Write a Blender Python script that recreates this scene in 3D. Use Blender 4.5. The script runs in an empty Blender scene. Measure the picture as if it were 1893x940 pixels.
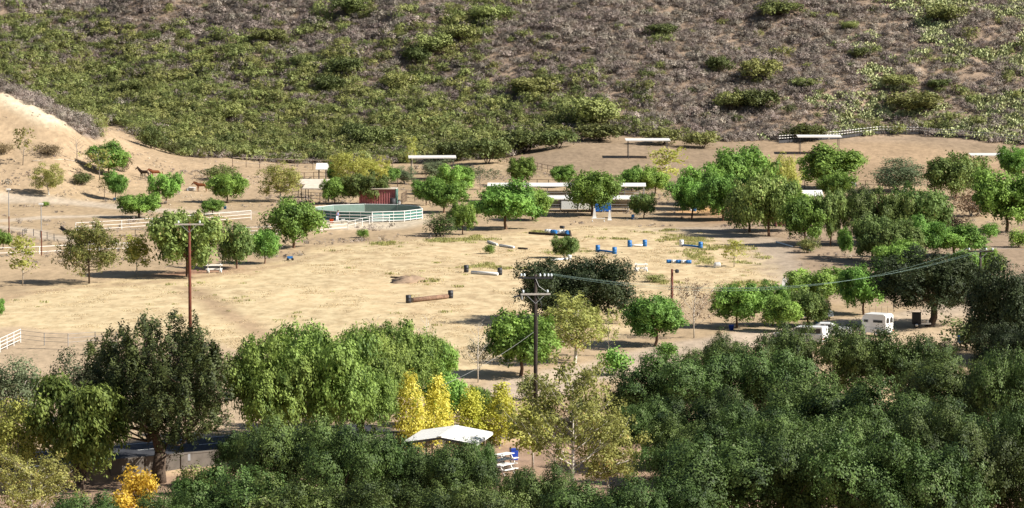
import bpy, math, random
import numpy as np
from mathutils import Vector, Matrix
R = math.radians
rng = np.random.default_rng(7)
random.seed(7)
SC = bpy.context.scene
COL = SC.collection

# ------------------------------------------------------------------ camera, sky, sun, exposure
FPX, CX, CY, CAMH = 6000.0, 946.5, 470.0, 36.0          # focal length in photo pixels, image centre, eye height (m)
PITCH = math.atan(520.0 / FPX)
cam_d = bpy.data.cameras.new('camera'); cam = bpy.data.objects.new('camera', cam_d); COL.objects.link(cam)
cam_d.sensor_width = 36.0; cam_d.lens = 36.0 * FPX / 1893.0; cam_d.clip_start = 1.0; cam_d.clip_end = 4000.0
cam.location = (0, 0, CAMH); cam.rotation_euler = (math.pi / 2 - PITCH, 0, 0)
SC.camera = cam

SUN_EL, SUN_AZ = 37.0, 16.0                              # elevation; degrees turned from due right towards the camera
to_sun = Vector((math.cos(R(SUN_EL)) * math.cos(R(SUN_AZ)), -math.cos(R(SUN_EL)) * math.sin(R(SUN_AZ)), math.sin(R(SUN_EL))))
W = bpy.data.worlds.new('World'); SC.world = W; W.use_nodes = True
wn = W.node_tree.nodes; sky = wn.new('ShaderNodeTexSky'); sky.sky_type = 'NISHITA'; sky.sun_disc = False
sky.sun_elevation = R(SUN_EL); sky.sun_rotation = math.atan2(to_sun.x, to_sun.y)
W.node_tree.links.new(sky.outputs[0], wn['Background'].inputs[0]); wn['Background'].inputs[1].default_value = 0.05
sd = bpy.data.lights.new('sun', 'SUN'); sd.energy = 4.9; sd.angle = R(0.5); sd.color = (1.0, 0.95, 0.86)
sun = bpy.data.objects.new('sun', sd); COL.objects.link(sun); sun.location = (60, 100, 120)
sun.rotation_euler = to_sun.to_track_quat('Z', 'Y').to_euler()
SC.view_settings.view_transform = 'Standard'; SC.view_settings.look = 'None'
SC.view_settings.gamma = 1.0; SC.view_settings.exposure = 0.82; SC.view_settings.use_curve_mapping = False
SC.render.engine = 'CYCLES'
SC.cycles.max_bounces = 5; SC.cycles.diffuse_bounces = 2; SC.cycles.glossy_bounces = 2; SC.cycles.transmission_bounces = 2
SC.cycles.transparent_max_bounces = 4

# ------------------------------------------------------------------ noise and terrain
_perm = np.random.default_rng(3).random((256, 256))
def vnoise(x, y):
    xi = np.floor(x).astype(int); yi = np.floor(y).astype(int); fx = x - xi; fy = y - yi
    fx = fx * fx * (3 - 2 * fx); fy = fy * fy * (3 - 2 * fy)
    g = lambda i, j: _perm[i & 255, j & 255]
    return (g(xi, yi) * (1 - fx) + g(xi + 1, yi) * fx) * (1 - fy) + (g(xi, yi + 1) * (1 - fx) + g(xi + 1, yi + 1) * fx) * fy
def fbm(x, y, o=4):
    s = 0; a = 0.5
    for k in range(o):
        s = s + a * vnoise(x * 2 ** k + 17.3 * k, y * 2 ** k + 5.1 * k); a *= 0.5
    return s / (1 - 0.5 ** o)
SP, CP = math.sin(PITCH), math.cos(PITCH)
def ray(px, py):
    u = (px - CX) / FPX; v = (CY - py) / FPX
    return np.array([u, CP + v * SP, -SP + v * CP])
def zat(px, py, d):
    r = ray(px, py); return CAMH + d * r[2] / r[1]
# surveyed height profiles along sight lines: azimuth -> (image row, distance) or (None, distance, height)
PROF = {
 -300: [(None, 495, 0), (None, 520, 8), (None, 560, 22), (None, 585, 22), (None, 640, 16), (150, 660), (60, 690), (0, 720)],
 0:   [(None, 503, 0), (300, 528), (150, 562), (None, 580, 15), (None, 635, 11), (150, 660), (80, 690), (0, 720)],
 100: [(None, 505, 0), (296, 530), (200, 555), (None, 575, 11), (None, 630, 8), (200, 650), (100, 690), (0, 725)],
 180: [(None, 512, 0), (300, 545), (236, 575), (None, 600, 7.6), (None, 630, 6), (200, 650), (100, 690), (0, 725)],
 260: [(None, 520, 0), (310, 552), (266, 590), (240, 620), (150, 660), (0, 715)],
 350: [(None, 528, 0), (290, 590), (270, 610), (150, 660), (0, 712)],
 480: [(None, 535, 0), (300, 595), (280, 610), (150, 660), (0, 705)],
 600: [(None, 540, 0), (303, 600), (280, 612), (150, 655), (0, 700)],
 800: [(None, 540, 0), (299, 600), (270, 615), (150, 650), (0, 690)],
 950: [(None, 540, 0), (291, 595), (270, 612), (150, 645), (0, 685)],
 1060: [(None, 540, 0), (330, 555), (249, 615), (150, 640), (0, 680)],
 1300: [(None, 540, 0), (330, 555), (254, 615), (150, 640), (0, 680)],
 1500: [(None, 538, 0), (330, 555), (254, 615), (150, 640), (0, 680)],
 1700: [(None, 538, 0), (330, 556), (250, 618), (150, 641), (0, 678)],
 1893: [(None, 538, 0), (330, 555), (266, 610), (150, 640), (0, 680)],
 2200: [(None, 538, 0), (330, 555), (280, 600), (150, 640), (0, 680)]}
_dg = np.arange(0, 1400, 2.0); _pg = np.arange(-700, 2601, 10.0)
_keys = sorted(PROF); _tab = []
for k in _keys:
    ds = [0, 480]; zs = [0, 0]
    for p in PROF[k]:
        ds.append(p[1]); zs.append(p[2] if p[0] is None else zat(k, p[0], p[1]))
    ds += [ds[-1] + 160, 1400]; zs += [zs[-1] + 62, zs[-1] + 100]
    _tab.append(np.interp(_dg, ds, zs))
_tab = np.array(_tab)
_T = np.array([np.interp(_pg, _keys, _tab[:, j]) for j in range(len(_dg))]).T
def _blur(a, n, ax):
    k = np.ones(2 * n + 1) / (2 * n + 1); pad = [(n, n) if i == ax else (0, 0) for i in range(2)]
    return np.apply_along_axis(lambda v: np.convolve(v, k, 'valid'), ax, np.pad(a, pad, mode='edge'))
_T = _blur(_blur(_blur(_T, 3, 0), 2, 1), 2, 1)
# retaining wall line in the foreground: ground in front of it lies lower
WA = np.array([(200 - CX) / FPX * 236, 236.0]); WB = np.array([(1010 - CX) / FPX * 257, 257.0])
_wd = (WB - WA) / np.linalg.norm(WB - WA); _wn = np.array([-_wd[1], _wd[0]])
LOW = -1.15
def height(x, y):
    x = np.asarray(x, float); y = np.asarray(y, float)
    yy = np.maximum(y, 1.0)
    pc = np.clip((x / (yy * 1.0) * FPX * CP + CX - _pg[0]) / 10.0, 0, len(_pg) - 1.001); dc = np.clip(y / 2.0, 0, len(_dg) - 1.001)
    i = pc.astype(int); j = dc.astype(int); a = pc - i; b = dc - j
    z = (_T[i, j] * (1 - a) + _T[i + 1, j] * a) * (1 - b) + (_T[i, j + 1] * (1 - a) + _T[i + 1, j + 1] * a) * b
    far = np.clip((y - 600) / 60, 0, 1)
    t = (x * 0.70 - y * 0.70)                                    # gullies run up to the right
    z = z + far * (0.5 * np.sin(t * 0.21 + 7 * fbm(x * 0.02, y * 0.02, 2)) + 5.0 * (fbm(x * 0.04 + 9, y * 0.045, 3) - 0.5))
    z = z + (fbm(x * 0.06, y * 0.06, 3) - 0.5) * 0.35 * np.clip((y - 480) / 60, 0, 1)
    s = (x - WA[0]) * _wn[0] + (y - WA[1]) * _wn[1]
    low = np.clip((0.9 - s) / 0.9, 0, 1)
    z = z + LOW * low
    return np.maximum(z, 34.0 - 0.24 * y)
def hz(x, y): return float(height(np.array([x]), np.array([y]))[0])
def at(px, py):
    """ground point seen at a place in the photograph"""
    r = ray(px, py); r = r / r[1]
    d = np.concatenate([np.arange(150, 900, 0.25)])
    zr = CAMH + d * r[2]; zt = height(r[0] * d, d)
    hit = np.where(zr <= zt)[0]
    k = d[hit[0]] if len(hit) else 700.0
    return Vector((r[0] * k, k, hz(r[0] * k, k)))
def ppm(y): return FPX / y                                       # photo pixels per metre at distance y

# ------------------------------------------------------------------ materials
MATS = {}
def mat(name, col, rough=0.7, metal=0.0, var=0.12, scale=6.0, bump=0.0, spec=0.3):
    if name in MATS: return MATS[name]
    m = bpy.data.materials.new(name); m.use_nodes = True; nt = m.node_tree; b = nt.nodes['Principled BSDF']
    tc = nt.nodes.new('ShaderNodeTexCoord'); n = nt.nodes.new('ShaderNodeTexNoise'); n.inputs['Scale'].default_value = scale; n.inputs['Detail'].default_value = 5
    nt.links.new(tc.outputs['Object'], n.inputs['Vector'])
    mr = nt.nodes.new('ShaderNodeMapRange'); mr.inputs['From Min'].default_value = 0.3; mr.inputs['From Max'].default_value = 0.7
    mr.inputs['To Min'].default_value = 1 - var; mr.inputs['To Max'].default_value = 1 + var
    nt.links.new(n.outputs['Fac'], mr.inputs['Value'])
    mx = nt.nodes.new('ShaderNodeVectorMath'); mx.operation = 'SCALE'; mx.inputs[0].default_value = col
    nt.links.new(mr.outputs[0], mx.inputs['Scale']); nt.links.new(mx.outputs[0], b.inputs['Base Color'])
    b.inputs['Roughness'].default_value = rough; b.inputs['Metallic'].default_value = metal; b.inputs['Specular IOR Level'].default_value = spec
    if bump:
        bp = nt.nodes.new('ShaderNodeBump'); bp.inputs['Strength'].default_value = bump; bp.inputs['Distance'].default_value = 0.05
        nt.links.new(n.outputs['Fac'], bp.inputs['Height']); nt.links.new(bp.outputs[0], b.inputs['Normal'])
    MATS[name] = m; return m
def leafmat(name, dark, light, alt=None, altp=0.0, trans=0.3, rough=0.6, objvar=0.25):
    """leaf colours from a per-leaf value, a per-plant shift and a translucent share"""
    m = bpy.data.materials.new(name); m.use_nodes = True; nt = m.node_tree; N = nt.nodes.new; L = nt.links.new
    b = nt.nodes['Principled BSDF']; out = nt.nodes['Material Output']
    at_ = N('ShaderNodeAttribute'); at_.attribute_name = 'tint'
    rp = N('ShaderNodeValToRGB'); e = rp.color_ramp.elements
    e[0].position = 0.0; e[0].color = (*dark, 1); e[1].position = 1.0 - altp; e[1].color = (*light, 1)
    if alt: q = e.new(min(1.0, 1.0 - altp + 0.02)); q.color = (*alt, 1)
    L(at_.outputs['Fac'], rp.inputs[0])
    oi = N('ShaderNodeObjectInfo'); mr = N('ShaderNodeMapRange'); mr.inputs['To Min'].default_value = 1 - objvar; mr.inputs['To Max'].default_value = 1 + objvar
    L(oi.outputs['Random'], mr.inputs['Value'])
    hs = N('ShaderNodeHueSaturation'); L(rp.outputs[0], hs.inputs['Color']); L(mr.outputs[0], hs.inputs['Value'])
    m2 = N('ShaderNodeMath'); m2.operation = 'MULTIPLY'; m2.inputs[1].default_value = 7.31; L(oi.outputs['Random'], m2.inputs[0])
    fr = N('ShaderNodeMath'); fr.operation = 'FRACT'; L(m2.outputs[0], fr.inputs[0])
    mh = N('ShaderNodeMapRange'); mh.inputs['To Min'].default_value = 0.5 - objvar * 0.07; mh.inputs['To Max'].default_value = 0.5 + objvar * 0.06
    L(fr.outputs[0], mh.inputs['Value']); L(mh.outputs[0], hs.inputs['Hue'])
    L(hs.outputs[0], b.inputs['Base Color']); b.inputs['Roughness'].default_value = rough; b.inputs['Specular IOR Level'].default_value = 0.25
    tr = N('ShaderNodeBsdfTranslucent'); L(hs.outputs[0], tr.inputs['Color'])
    ms = N('ShaderNodeMixShader'); ms.inputs[0].default_value = trans; L(b.outputs[0], ms.inputs[1]); L(tr.outputs[0], ms.inputs[2]); L(ms.outputs[0], out.inputs['Surface'])
    MATS[name] = m; return m
leafmat('leaf_pepper', (0.06, 0.125, 0.022), (0.34, 0.54, 0.11), trans=0.3)
leafmat('leaf_pepper_olive', (0.075, 0.12, 0.03), (0.29, 0.385, 0.11), alt=(0.34, 0.30, 0.13), altp=0.07, trans=0.3)
leafmat('leaf_pepper_soft', (0.065, 0.115, 0.022), (0.39, 0.51, 0.12), trans=0.28, objvar=0.15)
leafmat('leaf_weeping', (0.045, 0.085, 0.018), (0.25, 0.33, 0.08), trans=0.35)
leafmat('leaf_sycamore_dark', (0.06, 0.08, 0.02), (0.27, 0.27, 0.08), alt=(0.45, 0.36, 0.17), altp=0.14, trans=0.25)
leafmat('leaf_oak', (0.014, 0.030, 0.008), (0.125, 0.19, 0.046), alt=(0.16, 0.19, 0.085), altp=0.1, trans=0.12, objvar=0.3)
leafmat('leaf_oak_dark', (0.014, 0.026, 0.008), (0.065, 0.088, 0.03), trans=0.12, objvar=0.12)
leafmat('leaf_sycamore', (0.17, 0.185, 0.045), (0.46, 0.45, 0.14), alt=(0.46, 0.33, 0.12), altp=0.08, trans=0.35)
leafmat('leaf_yellow', (0.58, 0.53, 0.07), (0.90, 0.84, 0.20), alt=(0.25, 0.33, 0.04), altp=0.15, trans=0.4, objvar=0.12)
leafmat('leaf_yellowgreen', (0.30, 0.33, 0.06), (0.62, 0.61, 0.18), trans=0.4, objvar=0.12)
leafmat('leaf_lemon', (0.40, 0.42, 0.05), (0.78, 0.75, 0.15), trans=0.4, objvar=0.08)
leafmat('leaf_orange', (0.52, 0.32, 0.035), (0.82, 0.62, 0.10), trans=0.4, objvar=0.05)
leafmat('leaf_pine', (0.010, 0.020, 0.007), (0.12, 0.145, 0.038), trans=0.1, objvar=0.05)
leafmat('leaf_olive', (0.09, 0.12, 0.06), (0.21, 0.25, 0.13), trans=0.25)
leafmat('leaf_brown', (0.14, 0.10, 0.06), (0.30, 0.22, 0.12), trans=0.2)
leafmat('leaf_bush_grey', (0.19, 0.156, 0.13), (0.37, 0.315, 0.265), alt=(0.21, 0.13, 0.09), altp=0.12, trans=0.12, objvar=0.42)
leafmat('leaf_bush_green', (0.15, 0.172, 0.05), (0.31, 0.33, 0.11), alt=(0.28, 0.26, 0.15), altp=0.1, trans=0.2, objvar=0.3)
leafmat('leaf_bush_dark', (0.07, 0.09, 0.025), (0.20, 0.23, 0.07), trans=0.15, objvar=0.3)
leafmat('pad_cactus', (0.16, 0.19, 0.07), (0.50, 0.52, 0.26), trans=0.0, objvar=0.25)
leafmat('blade_dry', (0.48, 0.38, 0.225), (0.68, 0.56, 0.36), trans=0.3, objvar=0.15)
leafmat('blade_green', (0.24, 0.25, 0.08), (0.46, 0.44, 0.17), trans=0.3, objvar=0.2)
mat('bark', (0.10, 0.07, 0.05), 0.9, var=0.35, scale=9, bump=0.5)
mat('bark_red', (0.17, 0.10, 0.065), 0.9, var=0.3, scale=9, bump=0.5)
mat('bark_pale', (0.55, 0.50, 0.43), 0.8, var=0.4, scale=5, bump=0.2)
mat('bark_grey', (0.30, 0.27, 0.24), 0.85, var=0.3, scale=7, bump=0.3)
mat('white_paint', (0.78, 0.77, 0.74), 0.5, var=0.06)
mat('white_roof', (0.72, 0.70, 0.66), 0.45, var=0.07, scale=1.5)
mat('tan_roof', (0.62, 0.54, 0.44), 0.6, var=0.12, scale=1.5)
mat('galvanised', (0.42, 0.43, 0.44), 0.45, 0.6, var=0.15)
mat('pipe_brown', (0.10, 0.06, 0.045), 0.7, var=0.3)
mat('pipe_grey', (0.30, 0.29, 0.28), 0.6, var=0.2)
mat('steel_dark', (0.05, 0.05, 0.055), 0.6, var=0.3)
mat('wood_pole', (0.055, 0.042, 0.035), 0.9, var=0.35, scale=3)
mat('wood_red', (0.14, 0.042, 0.025), 0.8, var=0.25, scale=3)
mat('wood_log', (0.20, 0.12, 0.08), 0.9, var=0.35, scale=4, bump=0.4)
mat('wood_weathered', (0.34, 0.28, 0.22), 0.9, var=0.3, scale=4)
mat('wood_crossarm', (0.45, 0.41, 0.36), 0.8, var=0.2)
mat('porcelain', (0.70, 0.76, 0.80), 0.2, var=0.03, spec=0.6)
mat('wire_green', (0.16, 0.24, 0.21), 0.5, var=0.05)
mat('wire_grey', (0.40, 0.40, 0.40), 0.5, var=0.05)
mat('barrel_blue', (0.03, 0.16, 0.42), 0.45, var=0.12)
mat('barrel_black', (0.035, 0.037, 0.045), 0.5, var=0.3)
mat('barrel_white', (0.72, 0.72, 0.70), 0.5, var=0.1)
mat('tarp_blue', (0.015, 0.14, 0.55), 0.5, var=0.1)
mat('bin_blue', (0.02, 0.06, 0.38), 0.4, var=0.08)
mat('pen_green', (0.07, 0.17, 0.15), 0.7, var=0.15, scale=2)
mat('pen_lining', (0.16, 0.235, 0.205), 0.8, var=0.12, scale=2)
mat('container_red', (0.36, 0.13, 0.13), 0.6, var=0.15, scale=2)
mat('container_green', (0.10, 0.20, 0.17), 0.6, var=0.1)
mat('concrete', (0.13, 0.112, 0.095), 0.9, var=0.25, scale=1.5)  # base colour darkened to stand in for tree shade on the retaining wall
mat('vehicle_white', (0.76, 0.76, 0.75), 0.3, var=0.04, spec=0.5)
mat('vehicle_silver', (0.55, 0.58, 0.62), 0.35, 0.2, var=0.05)
mat('glass_dark', (0.02, 0.025, 0.03), 0.08, var=0.05, spec=0.6)
mat('rubber', (0.02, 0.02, 0.02), 0.8, var=0.2)
mat('chrome', (0.6, 0.6, 0.6), 0.25, 0.8, var=0.05)
mat('black_paint', (0.02, 0.02, 0.022), 0.5, var=0.2)
mat('horse_chestnut', (0.20, 0.065, 0.022), 0.55, var=0.25, scale=3)
mat('horse_dark', (0.045, 0.026, 0.018), 0.5, var=0.3, scale=3)
mat('horse_hair', (0.03, 0.016, 0.01), 0.7, var=0.2)
mat('horse_chestnut_hair', (0.13, 0.04, 0.015), 0.7, var=0.2)
mat('orange_plastic', (0.75, 0.12, 0.03), 0.5, var=0.05)
mat('skin', (0.45, 0.24, 0.16), 0.6, var=0.05)
mat('cloth_blue', (0.16, 0.24, 0.45), 0.9, var=0.1)
mat('cloth_white', (0.70, 0.72, 0.76), 0.9, var=0.06)
mat('hair_brown', (0.07, 0.035, 0.02), 0.8)
mat('rock', (0.36, 0.30, 0.24), 0.9, var=0.25, scale=2, bump=0.5)
mat('rock_pale', (0.48, 0.40, 0.30), 0.9, var=0.2, scale=2, bump=0.5)
mat('soil', (0.30, 0.21, 0.14), 0.95, var=0.25, scale=2, bump=0.5)
mat('road_paint', (0.72, 0.72, 0.70), 0.6, var=0.1)

# ------------------------------------------------------------------ mesh helpers
def V(*a): return Vector(a)
class MB:
    def __init__(s): s.v = []; s.f = []
    def add(s, vs, fs):
        o = len(s.v); s.v += [tuple(p) for p in vs]; s.f += [tuple(i + o for i in f) for f in fs]; return s
    def box(s, c, size, rz=0.0, rx=0.0, ry=0.0):
        m = Matrix.Translation(c) @ Matrix.Rotation(rz, 4, 'Z') @ Matrix.Rotation(rx, 4, 'X') @ Matrix.Rotation(ry, 4, 'Y')
        a, b, d = size[0] / 2, size[1] / 2, size[2] / 2
        return s.add([m @ V(x, y, z) for x in (-a, a) for y in (-b, b) for z in (-d, d)],
                     [(0, 1, 3, 2), (4, 6, 7, 5), (0, 4, 5, 1), (2, 3, 7, 6), (0, 2, 6, 4), (1, 5, 7, 3)])
    def beam(s, p, q, w, h):
        p, q = Vector(p), Vector(q); d = (q - p); l = d.length; d.normalize()
        up = V(0, 0, 1) if abs(d.z) < 0.95 else V(0, 1, 0)
        a = d.cross(up).normalized(); b = a.cross(d)
        return s.add([c + a * x * w / 2 + b * z * h / 2 for c in (p, q) for x, z in ((-1, -1), (1, -1), (1, 1), (-1, 1))],
                     [(0, 1, 2, 3), (7, 6, 5, 4), (0, 4, 5, 1), (1, 5, 6, 2), (2, 6, 7, 3), (3, 7, 4, 0)])
    def tube(s, pts, rad, n=6, cap=True):
        pts = [Vector(p) for p in pts]
        if not hasattr(rad, '__len__'): rad = [rad] * len(pts)
        rings = []
        for i, p in enumerate(pts):
            d = (pts[min(i + 1, len(pts) - 1)] - pts[max(i - 1, 0)]).normalized()
            up = V(0, 0, 1) if abs(d.z) < 0.9 else V(1, 0, 0)
            a = d.cross(up).normalized(); b = a.cross(d)
            rings += [p + (a * math.cos(t) + b * math.sin(t)) * rad[i] for t in [2 * math.pi * k / n for k in range(n)]]
        fs = [(i * n + k, i * n + (k + 1) % n, (i + 1) * n + (k + 1) % n, (i + 1) * n + k) for i in range(len(pts) - 1) for k in range(n)]
        if cap: fs += [tuple(range(n - 1, -1, -1)), tuple((len(pts) - 1) * n + k for k in range(n))]
        return s.add(rings, fs)
    def lathe(s, prof, n=12, c=(0, 0, 0), axis='z'):
        vs = []
        for r, z in prof:
            for k in range(n):
                t = 2 * math.pi * k / n; p = (r * math.cos(t), r * math.sin(t), z)
                if axis == 'x': p = (z, r * math.cos(t), r * math.sin(t))
                if axis == 'y': p = (r * math.cos(t), z, r * math.sin(t))
                vs.append((p[0] + c[0], p[1] + c[1], p[2] + c[2]))
        m = len(prof)
        fs = [(i * n + k, i * n + (k + 1) % n, (i + 1) * n + (k + 1) % n, (i + 1) * n + k) for i in range(m - 1) for k in range(n)]
        fs += [tuple(range(n - 1, -1, -1)), tuple((m - 1) * n + k for k in range(n))]
        return s.add(vs, fs)
    def prism(s, poly, y0, y1):
        """polygon in the xz plane pushed from y0 to y1"""
        n = len(poly)
        return s.add([(x, y0, z) for x, z in poly] + [(x, y1, z) for x, z in poly],
                     [tuple(range(n)), tuple(range(2 * n - 1, n - 1, -1))] + [(k, n + k, n + (k + 1) % n, (k + 1) % n) for k in range(n)])
    def mesh(s, name, m, smooth=False):
        me = bpy.data.meshes.new(name); me.from_pydata(s.v, [], s.f); me.materials.append(MATS[m])
        if smooth: me.polygons.foreach_set('use_smooth', [True] * len(me.polygons))
        me.update(); return me
    def build(s, name, m, parent=None, smooth=False):
        return link(name, s.mesh(name, m, smooth), parent)
def link(name, data, parent=None, loc=None, rz=0.0):
    o = bpy.data.objects.new(name, data); COL.objects.link(o)
    if parent: o.parent = parent
    if loc is not None: o.location = loc
    if rz: o.rotation_euler = (0, 0, rz)
    return o
def tag(o, label=None, cat=None, group=None, kind=None):
    if label: o['label'] = label
    if cat: o['category'] = cat
    if group: o['group'] = group
    if kind: o['kind'] = kind
    return o
def thing(name, loc, label, cat, rz=0.0, group=None):
    return tag(link(name, None, None, loc, rz), label, cat, group)

# ------------------------------------------------------------------ ground
def poly_w(pts): return np.array([[*at(px, py).xy] for px, py in pts])
def inside(P, x, y):
    r = np.zeros(x.shape, bool); j = len(P) - 1
    for i in range(len(P)):
        xi, yi = P[i]; xj, yj = P[j]
        c = ((yi > y) != (yj > y)) & (x < (xj - xi) * (y - yi) / (yj - yi + 1e-12) + xi)
        r ^= c; j = i
    return r
def strip(pts, w):
    """a band of given half widths (m) along a line of photo points"""
    c = poly_w(pts); l, r = [], []
    for i in range(len(c)):
        d = c[min(i + 1, len(c) - 1)] - c[max(i - 1, 0)]; d = d / np.linalg.norm(d); n = np.array([-d[1], d[0]])
        ww = w[i] if hasattr(w, '__len__') else w
        l.append(c[i] + n * ww); r.append(c[i] - n * ww)
    return np.array(l + r[::-1])
gx = np.arange(-175, 175.1, 0.7)
gy = np.concatenate([np.arange(0, 190, 10), np.arange(190, 300, 0.7), np.arange(300, 640, 1.1), np.arange(640, 760, 1.8), np.arange(760, 1100, 14)])
GX, GY = np.meshgrid(gx, gy, indexing='ij'); GZ = height(GX, GY)
wx = GX + (fbm(GX * 0.25, GY * 0.25, 3) - 0.5) * 3.2; wy = GY + (fbm(GX * 0.2 + 40, GY * 0.2, 3) - 0.5) * 7.0
Z = {}
Z['hillside'] = inside(np.vstack([poly_w([(-250, 300), (-60, 130), (0, 152), (60, 178), (120, 215), (180, 262), (186, 232), (215, 228), (270, 268), (330, 283), (350, 292), (430, 293), (520, 302), (600, 304), (730, 303), (850, 297), (930, 292), (980, 276), (1062, 251), (1180, 254), (1290, 262), (1420, 261), (1540, 254), (1625, 248), (1700, 249), (1780, 256), (1893, 268), (2150, 275)]), [[200, 1200], [-200, 1200]]]), wx, GY)
spur = inside(poly_w([(-60, 120), (0, 152), (60, 178), (120, 215), (180, 258), (186, 240), (182, 262), (150, 250), (110, 222), (60, 195), (0, 168), (-60, 150)]), wx, GY)
Z['riding_field'] = inside(poly_w([(-60, 585), (20, 545), (120, 527), (230, 520), (350, 510), (480, 492), (545, 478), (600, 455), (720, 447), (880, 437), (1000, 428), (1080, 418), (1200, 420), (1300, 430), (1370, 448), (1420, 478), (1452, 520), (1400, 540), (1300, 545), (1200, 600), (1100, 640), (960, 640), (900, 690), (820, 700), (640, 690), (430, 640), (160, 612), (30, 606), (-60, 610)]), wx, wy)
Z['paddock'] = inside(poly_w([(930, 294), (980, 277), (1062, 252), (1180, 255), (1290, 263), (1420, 262), (1540, 255), (1625, 249), (1700, 250), (1780, 257), (1893, 269), (2150, 276), (2150, 335), (1600, 345), (1150, 338), (1060, 325)]), wx, GY)
Z['dirt_road'] = inside(strip([(1180, 425), (1300, 425), (1380, 445), (1420, 470), (1455, 510), (1490, 545)], [3.0, 5.5, 4.0, 3.0, 2.6, 2.6]), wx, GY)
Z['gravel_road'] = (inside(strip([(-60, 364), (60, 370), (160, 376), (250, 386), (330, 392), (470, 394)], 3.2), wx, GY) |
                    inside(strip([(-60, 412), (0, 409), (90, 402), (180, 400), (260, 402)], 2.6), wx, GY) |
                    inside(strip([(-60, 414), (40, 424), (100, 440), (190, 452), (240, 455)], 1.9), wx, GY))
Z['driveway'] = inside(strip([(930, 735), (1010, 708), (1130, 680), (1260, 650), (1400, 622), (1560, 603), (1700, 588), (1800, 562), (1960, 530)], [3.5, 4, 4, 4, 4, 4.5, 4, 3.5, 3.5]), wx, GY)
rc = WA + _wn * 5.6
rd0 = rc - _wd * 60; rd1 = rc + _wd * 27
Z['asphalt_road'] = inside(np.array([rd0 + _wn * 3.6, rd1 + _wn * 3.6, rd1 - _wn * 3.6, rd0 - _wn * 3.6]), GX, GY)
order = ['hillside', 'paddock', 'riding_field', 'gravel_road', 'dirt_road', 'driveway', 'asphalt_road']
DIRT = np.array([0.39, 0.288, 0.18])
CC = {'hillside': (0.25, 0.185, 0.135), 'paddock': (0.285, 0.21, 0.14), 'riding_field': (0.46, 0.35, 0.205), 'gravel_road': (0.47, 0.385, 0.29),
      'dirt_road': (0.40, 0.32, 0.24), 'driveway': (0.44, 0.35, 0.265), 'asphalt_road': (0.055, 0.057, 0.065)}
colr = np.tile(DIRT, (*GX.shape, 1))
def soft(m, n=1):
    a = m.astype(float); return _blur(_blur(a, n, 0), n, 1)
def paint(m, c, k=1.0, n=1):
    global colr
    a = (soft(m, n) * k)[..., None]; colr = colr * (1 - a) + np.array(c) * a
# tan cut slopes on the left
paint(inside(poly_w([(-200, 380), (-60, 140), (0, 152), (60, 178), (120, 215), (180, 258), (186, 232), (215, 228), (270, 268), (350, 292), (430, 296), (520, 305), (560, 330), (480, 372), (380, 352), (240, 345), (180, 330), (60, 350)]), wx, wy), (0.375, 0.275, 0.175), 1, 3)
paint(inside(poly_w([(-80, 600), (160, 605), (450, 640), (640, 690), (900, 690), (880, 760), (400, 800), (-80, 800)]), wx, wy), (0.44, 0.335, 0.225), 0.8, 4)
for k in order: paint(Z[k], CC[k], 1.0, 0 if k == 'asphalt_road' else 1)
paint(spur, (0.24, 0.19, 0.16), 1, 1)
paint(inside(poly_w([(0, 168), (60, 195), (110, 222), (150, 252), (80, 232), (0, 185)]), wx, GY), (0.66, 0.58, 0.43), 0.8, 2)          # pale crumbling rock
paint(inside(poly_w([(1235, 390), (1300, 382), (1400, 388), (1405, 412), (1330, 414), (1240, 404)]), wx, GY), (0.56, 0.32, 0.14), 0.85, 2)    # orange sand
paint(inside(poly_w([(600, 398), (790, 392), (800, 412), (740, 425), (600, 425)]), wx, GY), (0.60, 0.52, 0.40), 0.75, 2)                      # pale sand round the pen
paint(inside(strip([(300, 512), (370, 502), (470, 500)], 3.0), wx, wy), (0.28, 0.13, 0.09), 0.7, 2)                                             # red mulch
paint(inside(poly_w([(1420, 262), (1640, 262), (1800, 285), (1893, 300), (1893, 335), (1500, 345), (1400, 320)]), wx, wy), (0.42, 0.29, 0.175), 0.55, 5)
paint(inside(poly_w([(1400, 255), (1893, 268), (1893, 0), (1640, 0), (1500, 140)]), wx, wy), (0.36, 0.265, 0.19), 0.55, 5)                     # paler soil, right ridge
paint(inside(poly_w([(1560, 600), (1720, 580), (1850, 560), (1850, 640), (1640, 660), (1540, 640)]), wx, wy), (0.48, 0.37, 0.25), 0.6, 3)
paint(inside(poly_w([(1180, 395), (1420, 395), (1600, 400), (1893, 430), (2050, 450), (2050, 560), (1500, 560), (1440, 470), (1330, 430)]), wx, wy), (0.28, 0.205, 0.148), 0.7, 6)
paint(Z['dirt_road'], CC['dirt_road'], 0.85, 1)
low = np.clip((0.5 - ((GX - WA[0]) * _wn[0] + (GY - WA[1]) * _wn[1])), 0, 1)
paint(low > 0.5, (0.33, 0.22, 0.16), 0.8, 1)
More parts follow.
